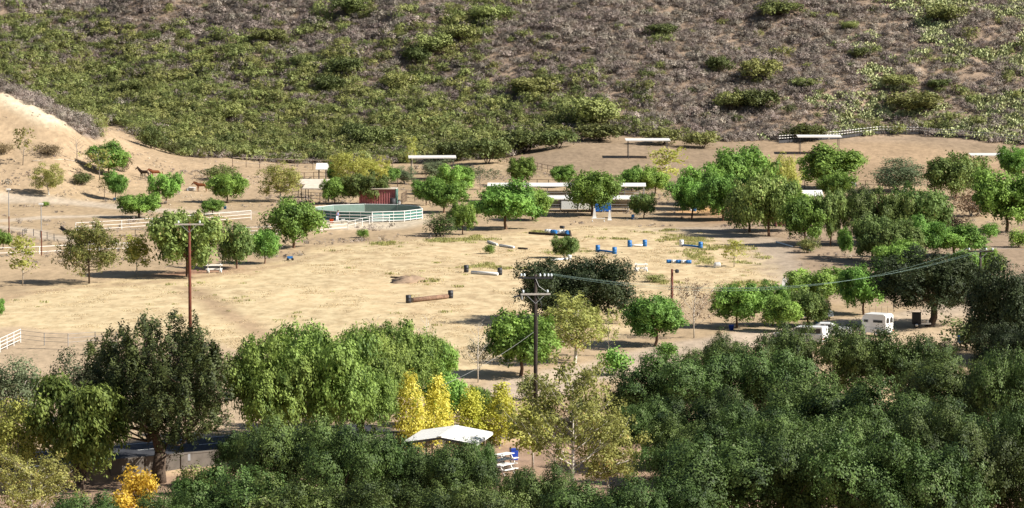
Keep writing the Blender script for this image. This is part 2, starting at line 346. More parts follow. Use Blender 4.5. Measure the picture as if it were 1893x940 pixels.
# worn tracks across the riding field
trk = (inside(strip([(345, 530), (420, 580), (520, 640)], 1.5), GX, GY) | inside(strip([(-40, 570), (40, 545), (120, 533), (240, 526), (360, 515), (480, 498), (548, 486)], 1.1), GX, GY)
       | inside(strip([(548, 486), (600, 470), (640, 462)], 0.7), GX, GY))
paint(trk, (0.37, 0.265, 0.165), 0.95, 1)
straw = soft(Z['riding_field'], 2) * (1 - soft(trk, 1))
sandy = soft(inside(poly_w([(760, 430), (1470, 400), (1470, 560), (1200, 620), (900, 600), (700, 520)]), wx, wy), 8)
paint(Z['riding_field'] & (sandy > 0.05), (0.44, 0.315, 0.185), 0.45, 2)
colr = colr * (0.88 + 0.24 * fbm(GX * 0.12, GY * 0.05, 3))[..., None]
ni, nj = GX.shape
verts = np.stack([GX, GY, GZ], -1).reshape(-1, 3)
I, J = np.meshgrid(np.arange(ni - 1), np.arange(nj - 1), indexing='ij')
quads = np.stack([I * nj + J, (I + 1) * nj + J, (I + 1) * nj + J + 1, I * nj + J + 1], -1).reshape(-1, 4)
zone = np.zeros((ni, nj), int)
for k, nme in enumerate(order): zone[Z[nme]] = k + 1
zone[spur] = 1
zq = zone[:-1, :-1].reshape(-1)

def groundmat():
    m = bpy.data.materials.new('ground'); m.use_nodes = True; nt = m.node_tree; N = nt.nodes.new; L = nt.links.new; b = nt.nodes['Principled BSDF']
    tc = N('ShaderNodeTexCoord'); ca = N('ShaderNodeAttribute'); ca.attribute_name = 'Col'; sa = N('ShaderNodeAttribute'); sa.attribute_name = 'straw'
    def noise(scale, vec_scale, det=4):
        mp = N('ShaderNodeMapping'); mp.inputs['Scale'].default_value = vec_scale; L(tc.outputs['Object'], mp.inputs['Vector'])
        n = N('ShaderNodeTexNoise'); n.inputs['Scale'].default_value = scale; n.inputs['Detail'].default_value = det; n.inputs['Roughness'].default_value = 0.65
        L(mp.outputs[0], n.inputs['Vector']); return n.outputs['Fac']
    def rangev(v, a, b2, c, d):
        r = N('ShaderNodeMapRange'); r.inputs['From Min'].default_value = a; r.inputs['From Max'].default_value = b2; r.inputs['To Min'].default_value = c; r.inputs['To Max'].default_value = d
        L(v, r.inputs['Value']); return r.outputs[0]
    def mul(a, c):
        k = N('ShaderNodeMath'); k.operation = 'MULTIPLY'; L(a, k.inputs[0]); L(c, k.inputs[1]); return k.outputs[0]
    big = rangev(noise(0.09, (1, 0.6, 1)), 0.3, 0.7, 0.86, 1.14)
    fine = rangev(noise(1.1, (1, 0.35, 1), 6), 0.3, 0.7, 0.76, 1.2)
    tot = mul(big, fine)
    sc = N('ShaderNodeVectorMath'); sc.operation = 'SCALE'; L(ca.outputs['Color'], sc.inputs[0]); L(tot, sc.inputs['Scale'])
    # mown straw lying in wandering swaths: paler straw over darker stubble
    st = rangev(noise(0.9, (0.6, 0.3, 1), 8), 0.40, 0.62, 0.0, 1.0)
    mask = mul(st, sa.outputs['Fac'])
    mx = N('ShaderNodeMix'); mx.data_type = 'RGBA'; mx.inputs['B'].default_value = (0.66, 0.54, 0.335, 1); L(sc.outputs[0], mx.inputs['A'])
    mk = N('ShaderNodeMath'); mk.operation = 'MULTIPLY'; mk.inputs[1].default_value = 0.7; L(mask, mk.inputs[0]); L(mk.outputs[0], mx.inputs['Factor'])
    dk = rangev(noise(1.3, (0.6, 0.3, 1), 7), 0.56, 0.72, 0.0, 0.5); dm = mul(dk, sa.outputs['Fac'])
    m2 = N('ShaderNodeMix'); m2.data_type = 'RGBA'; m2.inputs['B'].default_value = (0.30, 0.22, 0.12, 1); L(mx.outputs['Result'], m2.inputs['A']); L(dm, m2.inputs['Factor'])
    L(m2.outputs['Result'], b.inputs['Base Color'])
    b.inputs['Roughness'].default_value = 0.95; b.inputs['Specular IOR Level'].default_value = 0.1
    bp = N('ShaderNodeBump'); bp.inputs['Strength'].default_value = 0.5; bp.inputs['Distance'].default_value = 0.12
    L(noise(0.9, (1, 0.6, 1), 6), bp.inputs['Height']); L(bp.outputs[0], b.inputs['Normal'])
    MATS['ground'] = m
groundmat()
def ground_part(name, sel):
    q = quads[sel]; used, inv = np.unique(q, return_inverse=True); inv = inv.reshape(q.shape)
    me = bpy.data.meshes.new(name); me.vertices.add(len(used)); me.vertices.foreach_set('co', verts[used].ravel())
    me.loops.add(inv.size); me.loops.foreach_set('vertex_index', inv.ravel().astype(np.int32))
    me.polygons.add(len(q)); me.polygons.foreach_set('loop_start', np.arange(0, inv.size, 4, dtype=np.int32))
    me.update(calc_edges=True)
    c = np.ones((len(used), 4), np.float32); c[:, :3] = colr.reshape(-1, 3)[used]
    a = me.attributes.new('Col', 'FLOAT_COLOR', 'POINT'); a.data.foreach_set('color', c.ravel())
    a = me.attributes.new('straw', 'FLOAT', 'POINT'); a.data.foreach_set('value', straw.reshape(-1)[used].astype(np.float32))
    me.materials.append(MATS['ground'])
    return tag(link(name, me), kind='structure')
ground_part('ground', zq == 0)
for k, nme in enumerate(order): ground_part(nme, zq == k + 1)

# ------------------------------------------------------------------ vegetation
def unit(n, r):
    v = r.normal(size=(n, 3)); return v / np.linalg.norm(v, axis=1)[:, None]
def quads_mesh(name, cen, ax, bx, tint, m):
    """leaf faces: centre, half axes, per-leaf value"""
    n = len(cen); v = np.stack([cen - ax - bx * 0.55, cen + ax * 0.15 - bx, cen + ax + bx * 0.35, cen - ax * 0.2 + bx], 1).reshape(-1, 3).astype(np.float32)
    me = bpy.data.meshes.new(name); me.vertices.add(4 * n); me.vertices.foreach_set('co', v.ravel())
    me.loops.add(4 * n); me.loops.foreach_set('vertex_index', np.arange(4 * n, dtype=np.int32))
    me.polygons.add(n); me.polygons.foreach_set('loop_start', np.arange(0, 4 * n, 4, dtype=np.int32)); me.update(calc_edges=True)
    a = me.attributes.new('tint', 'FLOAT', 'POINT'); a.data.foreach_set('value', np.repeat(np.clip(tint, 0, 1), 4).astype(np.float32))
    me.materials.append(MATS[m]); return me
def leaves(r, centers, rads, n, size, droop=0.0, flat=1.0, outward=None, up=0.35, jit=0.30, asp=0.55, sprig=0.2, per=9, tall=1.0, nr=0.75, core=0.0):
    """spread leaf faces in sprigs over the skins of many clumps"""
    m = max(4, n // per); w = np.array(rads) ** 2; idx = r.choice(len(centers), m, p=w / w.sum())
    d = unit(m, r); d[:, 2] = np.where((d[:, 2] < -0.25) & (r.random(m) < 0.5), -d[:, 2], d[:, 2])
    rad = np.array(rads)[idx] * (0.70 + jit * r.random(m) ** 0.7 + 0.3 * (r.random(m) < 0.12))
    if core: rad = np.where(r.random(m) < core, rad * 0.55, rad)
    lump = 1 + 0.25 * np.sin(d[:, 0] * 5 + idx) * np.sin(d[:, 1] * 5 + idx * 2.1) * np.sin(d[:, 2] * 4 + idx * 0.7)
    sc = np.array(centers)[idx] + d * (rad * lump)[:, None] * np.array([1, 1, flat])
    stone = r.normal(0.45, 0.14, len(centers))[idx] + r.normal(0, 0.13, m)
    k = r.integers(0, m, n); off = r.normal(0, sprig, (n, 3)); off[:, 2] *= tall
    if droop > 0: off[:, 2] -= np.abs(r.normal(0, sprig * droop * 1.6, n))
    cen = sc[k] + off; dd = d[k]
    nrm = dd * 1.25 + unit(n, r) * nr; nrm[:, 2] += up; nrm /= np.linalg.norm(nrm, axis=1)[:, None]
    t = unit(n, r); t[:, 2] -= droop * 2.5; a = t - nrm * (t * nrm).sum(1)[:, None]; a /= np.linalg.norm(a, axis=1)[:, None] + 1e-9
    b = np.cross(nrm, a); s = size * (0.6 + 0.8 * r.random(n)); L = s * (1 + max(droop, 0))
    return cen, a * L[:, None] * 0.5, b * (s * asp)[:, None], stone[k] + r.normal(0, 0.14, n)
def dome_clumps(r, Wd, H, z0, n, rc, shell=0.74, bottom=-0.9, full=2.6, vary=0.75):
    """clump centres over and inside an uneven rounded crown between z0 and H"""
    c, rr = [], []; g = math.pi * (3 - math.sqrt(5)); zc = z0 + (H - z0) * 0.42
    lob = [(r.random() * 6.28, 0.78 + 0.3 * r.random()) for _ in range(4)]
    for k in range(n):
        z = bottom + (1 - bottom) * (k + 0.5) / n; t = k * g + r.normal(0, 0.35); q = (1 - abs(z) ** full) ** (1 / full)
        f = shell * (0.72 + 0.5 * r.random()) if k % 4 else 0.45 * r.random() + 0.1
        f *= 0.9 + 0.16 * math.sin(2 * t + lob[0][0]) + 0.08 * math.sin(3 * t + lob[1][0])
        rad = rc * (1 - vary / 2 + vary * r.random())
        x = q * math.cos(t) * f * Wd / 2; y = q * math.sin(t) * f * Wd / 2
        zz = zc + z * (f * 1.25 if z > 0 else max(f * 1.2, 0.9)) * ((H - rad * 0.9 - zc) if z > 0 else (zc - z0))
        c.append((x, y, min(zz, H - rad * 0.85))); rr.append(rad)
    return c, rr
def trunk_mesh(r, centers, z0, rad, m, lean=0.15, nb=7, forks=1, top=0.8, n=6):
    b = MB(); cs = np.array(centers)
    for f in range(forks):
        a = r.random() * 6.28; off = (0.25 * f) * rad * 4
        p0 = V(math.cos(a) * off, math.sin(a) * off, -0.3); p2 = V(r.normal(0, lean), r.normal(0, lean), z0 * 1.0 + 0.2)
        if forks > 1: p2 += V(math.cos(a), math.sin(a), 0) * rad * 5
        p1 = (p0 + p2) * 0.5 + V(r.normal(0, lean * 0.6), r.normal(0, lean * 0.6), 0)
        b.tube([p0, p1 * 0.35 + p0 * 0.65, p1, p2], [rad * 1.35, rad, rad * 0.85, rad * 0.75], n)
        sel = r.choice(len(cs), min(nb, len(cs)), replace=False)
        for i in sel:
            e = Vector(cs[i]) ; e = p2 + (e - p2) * top
            mid = (p2 + e) * 0.5 + V(r.normal(0, .12), r.normal(0, .12), 0.12 * (e - p2).length)
            b.tube([p2, mid, e], [rad * 0.62, rad * 0.36, rad * 0.12], max(4, n - 1))
    return b.mesh('trunk', m, True)
PROTO = {}
def proto(kind, Wd, H, trunk, crown):
    if crown:                                                     # true size of the finished crown, stray sprigs left out
        n = len(crown.vertices); co = np.empty(n * 3, np.float32); crown.vertices.foreach_get('co', co); co = co.reshape(-1, 3)
        Wd = 0.5 * sum(np.percentile(co[:, k], 98.5) - np.percentile(co[:, k], 1.5) for k in (0, 1)); H = float(np.percentile(co[:, 2], 99.7))
    PROTO.setdefault(kind, []).append((float(Wd), H, trunk, crown))
def spec_tree(kind, seeds, Wd, H, z0, ncl, rc, nl, ls, leaf, bark, rad, droop=0.0, flat=0.9, shell=0.74, nb=7, forks=1, lean=0.15, bottom=-0.9, up=0.12, asp=0.55, jit=0.3, full=2.6, sprig=0.2, per=9, core=0.0, nr=0.7, vary=0.75):
    for sd_ in seeds:
        r = np.random.default_rng(sd_); c, rr = dome_clumps(r, Wd, H, z0, ncl, rc, shell, bottom=bottom, full=full, vary=vary)
        cr = quads_mesh('crown', *leaves(r, c, rr, nl, ls, droop, flat, up=up, asp=asp, jit=jit, sprig=sprig, per=per, core=core, nr=nr), leaf)
        proto(kind, Wd, H, trunk_mesh(r, c, z0, rad, bark, lean, nb, forks), cr)
spec_tree('pepper', (11, 12, 13, 14, 15, 16), 7.0, 6.2, 1.5, 30, 0.95, 17000, 0.15, 'leaf_pepper', 'bark_red', 0.16, droop=0.5, jit=0.25, shell=0.78, sprig=0.17, per=15, core=0.2, vary=0.85)
spec_tree('pepper_olive', (21, 22, 23), 7.5, 6.5, 1.4, 36, 0.88, 17000, 0.145, 'leaf_pepper_olive', 'bark_red', 0.18, droop=0.9, sprig=0.17, per=15, core=0.2, vary=0.95)
spec_tree('pepper_big', (31, 32, 33), 9.5, 9.0, 2.0, 40, 1.3, 46000, 0.12, 'leaf_pepper_soft', 'bark_red', 0.3, droop=0.9, jit=0.25, shell=0.8, sprig=0.17, per=22, core=0.2, vary=1.0)
spec_tree('weeping', (35,), 6.0, 8.6, 2.4, 38, 0.9, 26000, 0.11, 'leaf_weeping', 'bark', 0.26, droop=1.7, forks=2, sprig=0.17, per=20, core=0.2, vary=1.0)
spec_tree('oak', (41, 42, 43, 44, 45, 46), 9.0, 7.5, 1.5, 24, 1.45, 46000, 0.115, 'leaf_oak', 'bark', 0.26, flat=0.85, forks=2, up=0.0, bottom=-0.5, jit=0.3, shell=0.86, sprig=0.17, per=24, core=0.15, nr=0.5, vary=0.9)
spec_tree('oak_dark', (51, 52), 10.5, 7.5, 1.7, 60, 1.15, 60000, 0.115, 'leaf_oak_dark', 'bark', 0.33, flat=0.85, lean=0.5, bottom=-0.8, full=3.2, sprig=0.16, per=20, core=0.2, vary=1.0)
spec_tree('oak_low', (53, 54), 10.5, 6.0, 0.8, 56, 1.15, 60000, 0.115, 'leaf_oak_dark', 'bark', 0.33, flat=0.85, lean=0.3, bottom=-0.8, full=3.2, sprig=0.16, per=20, core=0.2, vary=1.0)
spec_tree('sycamore', (61, 62), 6.5, 8.0, 1.6, 52, 0.6, 8000, 0.17, 'leaf_sycamore', 'bark_pale', 0.16, shell=0.85, nb=16, jit=0.6)
spec_tree('yellow_sycamore', (63, 64), 6.5, 7.0, 1.4, 50, 0.62, 8000, 0.17, 'leaf_yellowgreen', 'bark_pale', 0.13, shell=0.85, nb=14, jit=0.6)
spec_tree('olive', (71, 72), 5.5, 6.0, 0.9, 44, 0.75, 10000, 0.13, 'leaf_olive', 'bark_grey', 0.16, forks=2, up=0.7)
spec_tree('shrub', (81, 82, 83), 3.0, 2.6, 0.3, 24, 0.5, 1500, 0.15, 'leaf_bush_green', 'bark', 0.06, forks=3)
spec_tree('dark_shrub', (84, 85), 4.0, 3.2, 0.4, 30, 0.6, 2600, 0.16, 'leaf_bush_dark', 'bark', 0.08, forks=3)
spec_tree('green_shrub', (86,), 3.2, 2.6, 0.4, 24, 0.5, 1900, 0.16, 'leaf_pepper', 'bark', 0.07, forks=2, droop=0.3)
spec_tree('brown_shrub', (87,), 4.0, 3.2, 0.4, 30, 0.55, 2000, 0.14, 'leaf_brown', 'bark_grey', 0.06, forks=3, jit=0.6)
spec_tree('orange_shrub', (88,), 3.2, 3.4, 0.4, 26, 0.42, 1300, 0.22, 'leaf_orange', 'bark', 0.05, forks=3, jit=0.7)
spec_tree('fir_bush', (89,), 4.2, 3.4, 0.4, 34, 0.55, 3600, 0.17, 'leaf_oak', 'bark', 0.1, forks=4, up=1.2, asp=0.3)
spec_tree('hill_green', (95, 96), 5.5, 3.2, 0.4, 34, 0.65, 3600, 0.2, 'leaf_bush_green', 'bark', 0.08, forks=3, bottom=-0.5, full=3.0)
spec_tree('hill_dark', (97, 98), 5.5, 3.2, 0.4, 34, 0.65, 3600, 0.2, 'leaf_bush_dark', 'bark', 0.08, forks=3, bottom=-0.5, full=3.0)
# columnar poplars
for leafk, key, sds in (('leaf_yellow', 'poplar', (91, 92)), ('leaf_lemon', 'poplar_green', (93, 94))):
    for sd_ in sds:
        r = np.random.default_rng(sd_); c = []; rr = []
        for k in range(34):
            z = 0.9 + 4.3 * (k / 33); q = 0.85 * math.sin(math.pi * min(1, 0.25 + 0.75 * (k / 33) ** 0.9)) + 0.1; t = k * 2.4
            c.append((q * math.cos(t), q * math.sin(t), z)); rr.append(0.5 * (1.1 - 0.45 * k / 33))
        proto(key, 2.3, 5.6, trunk_mesh(r, c, 1.0, 0.07, 'bark_grey', 0.03, 8), quads_mesh('crown', *leaves(r, c, rr, 4500, 0.14, 0.1, 1.3, jit=0.5), leafk))
# open sapling crowns with thin foliage
def open_tree(key, sds, Wd, H, leaf, bark, nl, ls, rad, nbr, twigs=3, asc=0.6):
    for sd_ in sds:
        r = np.random.default_rng(sd_); b = MB(); tips = []
        top = V(r.normal(0, .15), r.normal(0, .15), H * 0.93)
        b.tube([V(0, 0, -0.2), V(r.normal(0, .08), 0, H * 0.4), top], [rad, rad * 0.7, rad * 0.15], 6)
        for k in range(nbr):
            f = 0.22 + 0.7 * (k + 0.5) / nbr; p = V(0, 0, H * f); a = k * 2.4 + r.normal(0, .3)
            ln = Wd / 2 * (1.15 - 0.75 * f) * (0.8 + 0.4 * r.random()); e = p + V(math.cos(a) * ln, math.sin(a) * ln, ln * (asc + 0.5 * r.random()))
            e.z = min(e.z, H); m1 = (p + e) * 0.5 + V(0, 0, -0.06 * ln)
            b.tube([p, m1, e], [rad * 0.45 * (1.2 - f), rad * 0.26 * (1.2 - f), 0.012], 4)
            for q in range(twigs):
                s = p.lerp(e, 0.4 + 0.2 * q); a2 = a + r.normal(0, 0.9); l2 = ln * 0.45
                t2 = s + V(math.cos(a2) * l2, math.sin(a2) * l2, l2 * (0.3 + 0.8 * r.random())); b.tube([s, t2], [rad * 0.16, 0.01], 3, False); tips += [t2, (s + t2) * 0.5]
            tips += [e, m1]
        tr = b.mesh('trunk', bark, True); cr = None
        if leaf:
            c = [tuple(t) for t in tips]; cr = quads_mesh('crown', *leaves(r, c, [0.32] * len(c), nl, ls, 0.2, 1, jit=1.0), leaf)
        proto(key, Wd, H, tr, cr)
open_tree('bare', (101, 102, 103), 3.2, 6.0, None, 'bark_grey', 0, 0, 0.075, 16, 4)
open_tree('bare_pale', (104, 105), 2.4, 6.5, None, 'bark_pale', 0, 0, 0.08, 14, 4)
open_tree('sapling_yellow', (106, 107), 3.2, 6.0, 'leaf_yellowgreen', 'bark_pale', 800, 0.2, 0.07, 13)
open_tree('sapling_brown', (108, 109), 3.5, 5.5, 'leaf_sycamore', 'bark_grey', 420, 0.2, 0.07, 14)
open_tree('sapling_full', (111,), 2.8, 5.4, 'leaf_yellowgreen', 'bark_pale', 2200, 0.19, 0.08, 14)
open_tree('tall_sycamore', (112,), 8.5, 11.0, 'leaf_sycamore', 'bark_pale', 9500, 0.18, 0.2, 28, 5, 0.2)
open_tree('sycamore_conical', (113,), 7.5, 8.2, 'leaf_sycamore_dark', 'bark', 13000, 0.17, 0.15, 34, 5, -0.25)
open_tree('willow_sparse', (114,), 5.0, 4.5, 'leaf_olive', 'bark_grey', 1500, 0.15, 0.06, 16, 5)
open_tree('bare_brown', (115,), 5.0, 7.0, 'leaf_brown', 'bark_pale', 1700, 0.13, 0.1, 22, 5)
# pine: many upswept limbs carrying tufts
def pine():
    r = np.random.default_rng(121); b = MB(); H, Wd = 12.5, 11.5; fk = V(0.15, 0, 2.2)
    c, rr = dome_clumps(r, Wd, H - 0.9, 3.4, 230, 0.72, 0.84, bottom=-0.85, full=2.6)
    b.tube([V(0, 0, -0.4), V(0, 0, 1.0), fk], [0.55, 0.44, 0.38], 9)
    b.tube([fk, V(0.9, 0.2, 3.4), V(1.8, 0.3, 6.0), V(2.2, 0.2, 9.5)], [0.3, 0.24, 0.15, 0.05], 7)
    b.tube([fk, V(-0.4, 0.1, 4.5), V(-0.8, -0.2, 8.0), V(-0.7, 0, 11.0)], [0.34, 0.26, 0.16, 0.05], 7)
    for k in range(0, 230, 2):
        e = Vector(c[k]); f = min(9.0, max(3.0, e.z - 1.5)); s0 = V(1.7 if e.x > 0.6 else -0.6, 0, f)
        b.tube([s0, (s0 + e) * .5 - V(0, 0, 0.2), e], [0.08, 0.06, 0.02], 4, False)
    for k in range(0, len(c)):
        if c[k][2] > 6.5 and k % 2:
            x, y, z = c[k]
            for g in range(5): c.append((x + r.normal(0, .06), y + r.normal(0, .06), z + 0.3 + 0.32 * g)); rr.append(0.36 - 0.06 * g)
    cr = quads_mesh('crown', *leaves(r, c, rr, 76000, 0.20, -0.2, 1.2, up=0.15, asp=0.2, jit=0.3, sprig=0.11, per=26, tall=2.0, nr=0.45, core=0.15), 'leaf_pine')
    proto('pine', Wd, H, b.mesh('trunk', 'bark', True), cr)
pine()
_use = {}
def tree(name, kind, px, base, top, wpx, label, cat='tree', group=None, rz=None, loc=None):
    p = at(px, base) if loc is None else loc
    k = _use.get(kind, 0); _use[kind] = k + 1; Wd, H, tr, cr = PROTO[kind][k % len(PROTO[kind])]
    s = ppm(p.y); h = (base - top) / s; w = wpx / s
    o = thing(name, p, label, cat, (k * 2.39996 if rz is None else rz), group)
    o.scale = (w / Wd, w / Wd, h / H)
    link('trunk', tr, o)
    if cr: link('crown', cr, o)
    return o
NAMES = {'pepper': 'pepper_tree', 'pepper_olive': 'pepper_tree', 'pepper_big': 'pepper_tree', 'weeping': 'pepper_tree', 'oak': 'oak_tree', 'oak_dark': 'oak_tree',
         'oak_low': 'oak_tree', 'sycamore': 'sycamore_tree', 'yellow_sycamore': 'sycamore_tree', 'tall_sycamore': 'sycamore_tree', 'sycamore_conical': 'sycamore_tree', 'olive': 'olive_tree', 'poplar': 'poplar_tree',
         'poplar_green': 'poplar_tree', 'bare': 'bare_tree', 'bare_pale': 'bare_tree', 'bare_brown': 'sycamore_tree', 'sapling_yellow': 'sapling', 'sapling_brown': 'sapling', 'sapling_full': 'sapling', 'pine': 'pine_tree', 'willow_sparse': 'willow_tree'}
